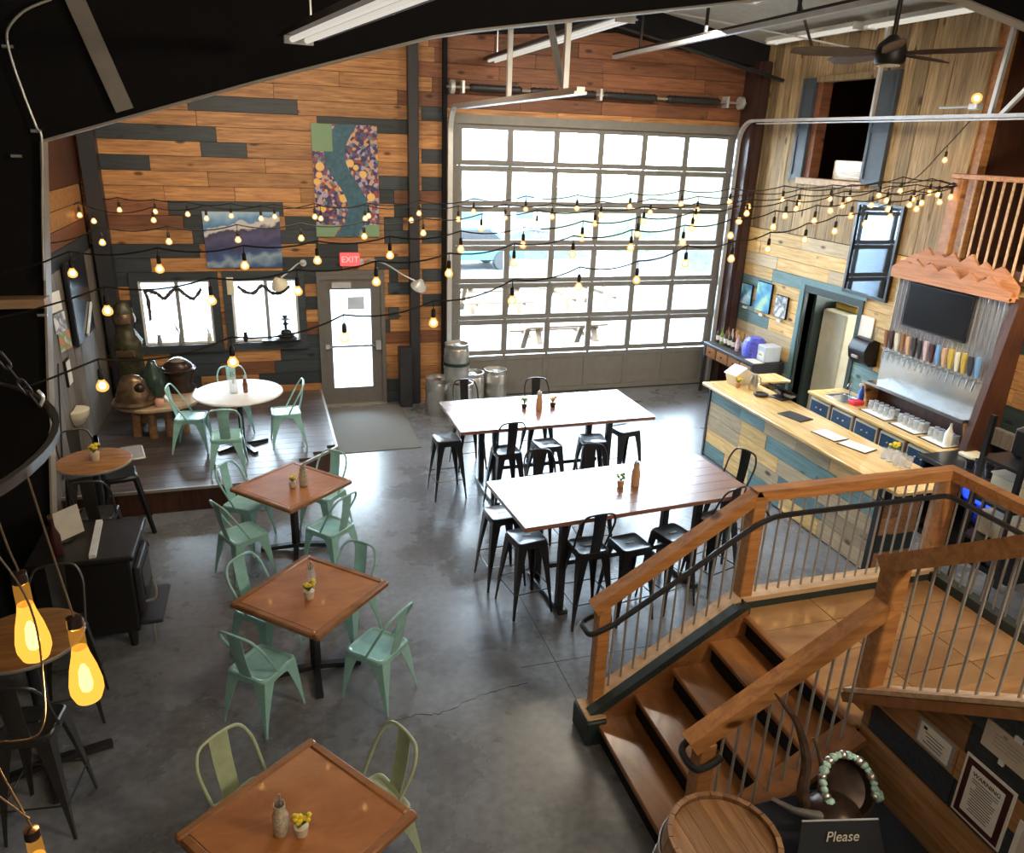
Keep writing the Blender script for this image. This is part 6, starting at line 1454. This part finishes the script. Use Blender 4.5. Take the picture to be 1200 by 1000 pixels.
# ================================================================ barrel and the horned sculpture by the stairs
BX, BY = 1.965, 2.39
t = thing('oak_barrel', 'oak barrel standing at the foot of the stairs', 'barrel', (BX, BY, 0))
prof = [(0.285, 0.0), (0.315, 0.16), (0.338, 0.34), (0.345, 0.46), (0.338, 0.58), (0.315, 0.76), (0.285, 0.92)]
NS = 24
for k in range(NS):
    a0, a1 = 2 * PI * k / NS + 0.008, 2 * PI * (k + 1) / NS - 0.008; rings = []
    for r, z in prof: rings.append([(r * math.cos(a0), r * math.sin(a0), z), (r * math.cos(a1), r * math.sin(a1), z), ((r - 0.028) * math.cos(a1), (r - 0.028) * math.sin(a1), z), ((r - 0.028) * math.cos(a0), (r - 0.028) * math.sin(a0), z)])
    MB().loft(rings).build('stave', 'barrel_oak', t, 0)
for z, r in ((0.03, 0.292), (0.14, 0.314), (0.30, 0.336), (0.60, 0.338), (0.76, 0.317)):
    MB().lathe([(r - 0.004, z), (r + 0.004, z + 0.005), (r + 0.004, z + 0.04), (r - 0.004, z + 0.045)], n=36, caps=False).build('hoop', 'grey_steel', t)
for i in range(6):
    x0, x1 = -0.256 + i * 0.0853, -0.256 + (i + 1) * 0.0853; P = []
    for j in range(7): x = x0 + 0.001 + (x1 - x0 - 0.002) * j / 6; P.append((x, math.sqrt(max(0, 0.257 ** 2 - x * x))))
    poly = P + [(x, -y) for x, y in reversed(P)]
    poly = [p for q, p in enumerate(poly) if q == 0 or (Vector(p) - Vector(poly[q - 1])).length > 1e-4]
    MB().prism(poly, 'Z', 0.875, 0.893).build('head_board', 'barrel_oak', t, 0)
t = thing('welcome_stand', 'black stand between the barrel and the planked wall', 'stand', (2.64, 2.32, 0))
MB().cbox(-0.36, 0.40, -0.26, 0.32, 0.74, 0.78, 0.01).build('stand_top', 'black_paint', t)
for x in (-0.32, 0.36):
    for y in (-0.22, 0.28): MB().bar((x, y, 0.74), (x, y, 0), 0.045, 0.045).build('leg', 'black_steel', t, 0)
MB().cbox(-0.34, 0.38, -0.24, 0.30, 0.20, 0.23, 0.008).build('shelf', 'black_steel', t)
t = thing('seating_sign', 'black sign reading Please on the stand at the bottom edge', 'sign', (2.52, 2.165, 0.78), -0.23)
mb = MB(); mb.bar((0, 0.06, 0.0), (0, 0.13, 0.17), 0.46, 0.014, (0, 1, 0.0)); 
MB().loft([[(-0.24, 0.0, 0.0), (0.24, 0.0, 0.0), (0.24, 0.015, 0.0), (-0.24, 0.015, 0.0)], [(-0.20, 0.10, 0.21), (0.20, 0.10, 0.21), (0.20, 0.115, 0.21), (-0.20, 0.115, 0.21)]]).build('board', 'black_steel', t, 0)
MB().tube([(-0.20, 0.105, 0.213), (0.20, 0.105, 0.213)], 0.005, 6).build('edge_trim', 'galvanized', t)
MB().bar((0, 0.11, 0.20), (0, 0.24, 0.0), 0.10, 0.012, (0, 1, 0)).build('prop', 'black_steel', t, 0)
text('Please', 'lettering', 0.07, 'paper_old', t, (0.0, 0.060, 0.150), (math.atan2(0.21, 0.10), 0, 0), shear=0.25)
t = thing('horned_sculpture', 'dark horned sculpture with a turquoise stone rim and amber eye', 'sculpture', (2.64, 2.42, 0.78))
mb = MB(); mb.lathe([(0.02, -0.09), (0.10, -0.07), (0.155, 0.0), (0.165, 0.045), (0.15, 0.045), (0.13, 0.0), (0.06, -0.02)], n=28)
TM = Matrix.Translation((0.12, 0.07, 0.155)) @ Matrix.Rotation(0.75, 4, 'X'); mb.move(TM); mb.build('bowl', 'bronze_dark', t)
rr = random.Random(9)
for i in range(30):
    a = 2 * PI * i / 30 - 0.7
    if i > 24: continue
    p = TM @ Vector((0.155 * math.cos(a + 0.2), 0.155 * math.sin(a + 0.2), 0.05)); MB().ball(p, rr.uniform(0.021, 0.032), 7, 5, 0.8).build('stone', 'turquoise' if i % 3 else 'keg_steel', t, 60)
mb = MB(); mb.ball((0.0, -0.02, 0.08), 0.15, 14, 9, 0.6); mb.build('head', 'bronze_dark', t)
MB().lathe([(0.13, 0.0), (0.16, 0.02), (0.10, 0.06)], (0.02, 0.0, 0.0), 18).build('base', 'bronze_dark', t)
MB().tube(catmull([(-0.12, 0.06, 0.08), (-0.14, 0.08, 0.18), (-0.105, 0.14, 0.335), (-0.13, 0.22, 0.499), (-0.184, 0.28, 0.585), (-0.231, 0.32, 0.647)], 8), [0.042 - 0.038 * i / 40 for i in range(41)], 10).build('horn', 'horn', t)
MB().tube(catmull([(-0.01, 0.06, 0.06), (-0.005, 0.09, 0.16), (0.002, 0.14, 0.28), (-0.03, 0.20, 0.41)], 8), [0.034 - 0.030 * i / 24 for i in range(25)], 10).build('horn', 'bronze', t)
MB().tube([(-0.40, 0.0, 0.28), (-0.28, -0.03, 0.20), (-0.08, -0.04, 0.10)], [0.010, 0.018, 0.032], 12).build('tusk', 'keg_steel', t)
MB().ball((0.03, -0.16, 0.13), 0.024, 10, 7).build('eye', 'amber', t); MB().ball((0.07, -0.14, 0.09), 0.028, 10, 7).build('eye', 'keg_steel', t)
MB().ball((0.27, -0.02, 0.14), 0.035, 6, 4).build('crystal', 'turquoise', t)

# ================================================================ festoon strings
STRINGS = [
    ((-2.430, 12.134, 3.200), [(-2.540, 12.034, 3.080), (-1.958, 11.777, 3.097), (-1.487, 11.568, 3.098), (-1.066, 11.382, 3.086), (-0.505, 11.134, 3.092), (0.050, 10.888, 3.109), (0.630, 10.632, 3.116), (1.224, 10.369, 3.179), (1.839, 10.097, 3.242), (2.493, 9.807, 3.296), (3.106, 9.536, 3.357), (3.698, 9.274, 3.397), (4.300, 9.008, 3.447), (4.871, 8.755, 3.506), (5.405, 8.519, 3.552), (5.975, 8.266, 3.609), (6.484, 8.041, 3.643), (6.990, 7.817, 3.707), (7.506, 7.589, 3.760)]),
    ((-2.430, 11.434, 3.187), [(-2.491, 11.334, 3.067), (-2.183, 11.218, 3.006), (-1.438, 10.938, 3.050), (-0.785, 10.692, 3.100), (-0.119, 10.441, 3.129), (0.532, 10.196, 3.179), (1.133, 9.969, 3.185), (1.680, 9.763, 3.188), (2.234, 9.554, 3.223), (2.782, 9.348, 3.268), (3.326, 9.143, 3.302), (3.883, 8.933, 3.347), (4.445, 8.722, 3.402), (4.971, 8.523, 3.455), (5.539, 8.309, 3.520), (6.091, 8.101, 3.584), (6.635, 7.896, 3.656), (7.175, 7.693, 3.767), (7.587, 7.538, 3.745)]),
    ((-2.430, 9.305, 2.969), [(-1.736, 9.180, 2.993), (-1.066, 9.059, 3.017), (-0.357, 8.930, 3.051), (0.302, 8.811, 3.083), (0.972, 8.690, 3.117), (1.608, 8.575, 3.168), (2.243, 8.460, 3.229), (2.858, 8.348, 3.291), (3.512, 8.230, 3.316), (4.067, 8.129, 3.358), (4.668, 8.021, 3.411), (5.265, 7.913, 3.474), (5.848, 7.807, 3.537), (6.398, 7.707, 3.590), (6.929, 7.611, 3.662), (7.252, 7.553, 3.691)]),
    ((-2.430, 6.397, 3.079), [(-1.463, 6.496, 3.104), (-0.863, 6.558, 3.120), (-0.230, 6.623, 3.130), (0.350, 6.683, 3.158), (0.971, 6.746, 3.188), (1.619, 6.813, 3.228), (2.228, 6.876, 3.256), (2.839, 6.938, 3.311), (3.451, 7.001, 3.345), (4.087, 7.066, 3.398), (4.662, 7.126, 3.463), (5.258, 7.187, 3.514), (5.874, 7.250, 3.568), (6.459, 7.310, 3.624), (7.046, 7.370, 3.635)]),
    ((-2.430, 5.394, 2.926), [(-1.101, 5.660, 2.984), (-0.447, 5.792, 3.013), (0.155, 5.912, 3.046), (0.757, 6.033, 3.086), (1.365, 6.155, 3.125), (1.956, 6.274, 3.185), (2.535, 6.390, 3.237), (3.154, 6.514, 3.278), (3.754, 6.634, 3.308), (4.343, 6.753, 3.359), (4.900, 6.864, 3.432), (5.474, 6.979, 3.483), (6.020, 7.089, 3.530), (6.608, 7.207, 3.597), (7.160, 7.318, 3.660), (7.663, 7.419, 3.726)]),
    ((-2.430, 4.291, 2.639), [(-1.007, 4.729, 2.736), (-0.293, 4.949, 2.785), (0.424, 5.171, 2.858), (1.079, 5.372, 2.898), (1.735, 5.574, 3.006), (2.358, 5.766, 3.065), (2.966, 5.954, 3.079), (3.514, 6.123, 3.186), (4.095, 6.302, 3.201), (4.587, 6.454, 3.265), (5.115, 6.616, 3.334), (5.572, 6.757, 3.403), (6.075, 6.912, 3.467), (6.502, 7.044, 3.529), (6.983, 7.192, 3.603), (7.425, 7.328, 3.672)]),
]
def bulb_mesh():
    g = MB().lathe([(0.012, 0.040), (0.020, 0.026), (0.0325, 0.006), (0.035, -0.008), (0.030, -0.024), (0.016, -0.034), (0.003, -0.037)], n=14).mesh('festoon_bulb', 60); g.materials.append(MATS['bulb_shell'])
    s = MB().lathe([(0.009, 0.100), (0.015, 0.092), (0.017, 0.045), (0.013, 0.036)], n=10).mesh('festoon_socket', 40); s.materials.append(MATS['cord_black'])
    d = MB().cyl((0, 0, 0.10), (0, 0, 0.16), 0.004, n=5).mesh('festoon_drop', 40); d.materials.append(MATS['cord_black'])
    c = MB().ball((0, 0, 0), 0.019, 10, 6, 1.1).mesh('festoon_filament', 60); c.materials.append(MATS['bulb_glow'])
    return g, s, d, c
BG, BS, BD, BC = bulb_mesh()
def hang_bulb(t, p):
    o = bpy.data.objects.new('bulb', BG); COL.objects.link(o); o.parent = t; o.location = p
    for nm, me in (('socket', BS), ('drop_wire', BD), ('filament', BC)):
        q = bpy.data.objects.new(nm, me); COL.objects.link(q); q.parent = o
SL = ['farthest festoon string, running along the back wall', 'second festoon string from the back wall', 'third festoon string from the back wall',
      'fourth festoon string from the back wall', 'second nearest festoon string to the viewer', 'nearest festoon string to the viewer, hanging lowest at the left']
ANCHOR = (7.74, 7.42, 3.86)
for (end, pts), lab in zip(STRINGS, SL):
    t = thing('festoon_string', lab, 'string lights', (0, 0, 0), 0, 'festoon strings fanning from the balcony post')
    P = [Vector((max(-2.36, p[0]), p[1], p[2])) for p in pts]
    top = [Vector(end)] + [p + Vector((0, 0, 0.16)) for p in P] + [Vector(ANCHOR)]
    path = []
    for i in range(len(top) - 1):
        a, b = top[i], top[i + 1]; L = (b - a).length
        for j in range(6): q = j / 6; path.append(a.lerp(b, q) - Vector((0, 0, 0.42 * min(L, 0.8) ** 2 * q * (1 - q))))
    path.append(top[-1])
    MB().tube(path, 0.0065, 5).build('cable', 'cord_black', t)
    for p in P:
        hang_bulb(t, p)
t = thing('festoon_string', 'short festoon string climbing with one bulb across the barn boards', 'string lights', (0, 0, 0), 0, 'festoon strings fanning from the balcony post')
P0 = [(7.72, 8.55, 3.72), (7.74, 8.1, 3.90), (7.76, 7.78, 4.24), (7.78, 7.45, 4.62)]
MB().tube(catmull(P0, 6), 0.0065, 5).build('cable', 'cord_black', t)
hang_bulb(t, (7.76, 7.72, 4.13))
# the galvanized guy wire that carries the third string's left end is part of its cable

# ================================================================ hoop chandelier with filament bulbs, close to the viewer
CH = (-1.04, 1.63, 3.54)
t = thing('hoop_chandelier', 'large dark hoop chandelier hung on chains close to the viewer, glowing filament bulbs below', 'chandelier', CH)
mb = MB(); mb.lathe([(0.573, -0.012), (0.584, -0.012), (0.586, 0.010), (0.575, 0.012), (0.572, 0.010), (0.572, -0.010), (0.573, -0.012)], n=64, caps=False); mb.build('hoop', 'gunmetal', t)
MB().lathe([(0.02, 0.004), (0.568, 0.004), (0.568, 0.010), (0.02, 0.016)], n=64).build('disc', 'disc_iron', t)
def link_mesh():
    P = [(0.0075 * math.cos(a), 0, 0.013 * math.sin(a) + (0.009 if math.sin(a) > 0 else -0.009)) for a in [2 * PI * i / 16 for i in range(16)]]
    me = MB().tube(P, 0.0026, 6, closed=True).mesh('chain_link', 60); me.materials.append(MATS['hoop_iron']); return me
LM = link_mesh()
hub = Vector((0, 0, 1.28))
for k, a in enumerate((0.42, 2.5, 4.6)):
    e = Vector((0.56 * math.cos(a), 0.56 * math.sin(a), 0.012)); d = hub - e; n = int(d.length / 0.036); q = d.to_track_quat('Z', 'Y')
    for i in range(n):
        if i > 17: break
        o = bpy.data.objects.new('chain_link', LM); COL.objects.link(o); o.parent = t; o.location = e + d * ((i + 0.5) / n)
        o.rotation_mode = 'QUATERNION'; o.rotation_quaternion = q @ Matrix.Rotation(PI / 2 * (i % 2), 4, 'Z').to_quaternion()
    MB().tube(catmull([e + Vector((0, 0, 0.0)), e + Vector((0.010, 0, 0.022)), e + Vector((0.0, 0.006, 0.036))], 4), 0.004, 6).build('hook', 'galvanized', t)
MB().cyl((0, 0, 1.26), (0, 0, 1.55), 0.012, n=8).build('stem', 'black_iron', t)
for i, (bx, by, bz, ax, ay) in enumerate(((-0.515, 1.49, 3.195, -0.53, 1.47), (-0.425, 1.45, 3.105, -0.47, 1.50), (-0.545, 1.36, 2.685, -0.60, 1.25))):
    B = Vector((bx, by, bz)) - Vector(CH); A = Vector((ax, ay, CH[2])) - Vector(CH)
    MB().tube(catmull([A, A.lerp(B, 0.4) + Vector((0.004, 0.004, 0)), B + Vector((0, 0, 0.155)), B + Vector((0, 0, 0.14))], 6), 0.0021, 6).build('pendant_wire', 'wire_tan', t)
    s = MB().lathe([(0.006, 0.146), (0.014, 0.142), (0.015, 0.122), (0.012, 0.118)], tuple(B), 12).build('socket', 'bronze_dark', t)
    MB().lathe([(0.0135, 0.120), (0.0145, 0.10), (0.0145, 0.072)], tuple(B), 14).build('bulb_neck', 'amber_neck', t)
    g = MB().lathe([(0.014, 0.072), (0.017, 0.055), (0.025, 0.024), (0.031, -0.012), (0.031, -0.032), (0.024, -0.052), (0.010, -0.062), (0.002, -0.064)], tuple(B), 20).build('filament_bulb', 'edison_shell', t, 60)
    MB().lathe([(0.004, 0.03), (0.010, 0.015), (0.013, -0.015), (0.010, -0.03), (0.003, -0.036)], tuple(B), 10).build('filament', 'edison_core', g, 60)
wp = [(-0.60, 1.47, 3.54), (-0.505, 1.47, 3.30), (-0.50, 1.45, 3.1), (-0.52, 1.43, 3.0), (-0.60, 1.45, 2.98)]
MB().tube(catmull([Vector(p) - Vector(CH) for p in wp], 8), 0.0020, 6).build('pendant_wire', 'wire_tan', t)
wp = [(-0.60, 1.20, 3.2), (-0.56, 1.30, 2.98), (-0.54, 1.34, 2.88), (-0.545, 1.36, 2.86)]
MB().tube(catmull([Vector(p) - Vector(CH) for p in wp], 8), 0.0020, 6).build('pendant_wire', 'wire_tan', t)
pl = bpy.data.lights.new('filament_light', 'POINT'); pl.energy = 9; pl.color = (1.0, 0.55, 0.16); pl.shadow_soft_size = 0.05
po = bpy.data.objects.new('filament_light', pl); COL.objects.link(po); po.location = (-0.47, 1.55, 3.0)
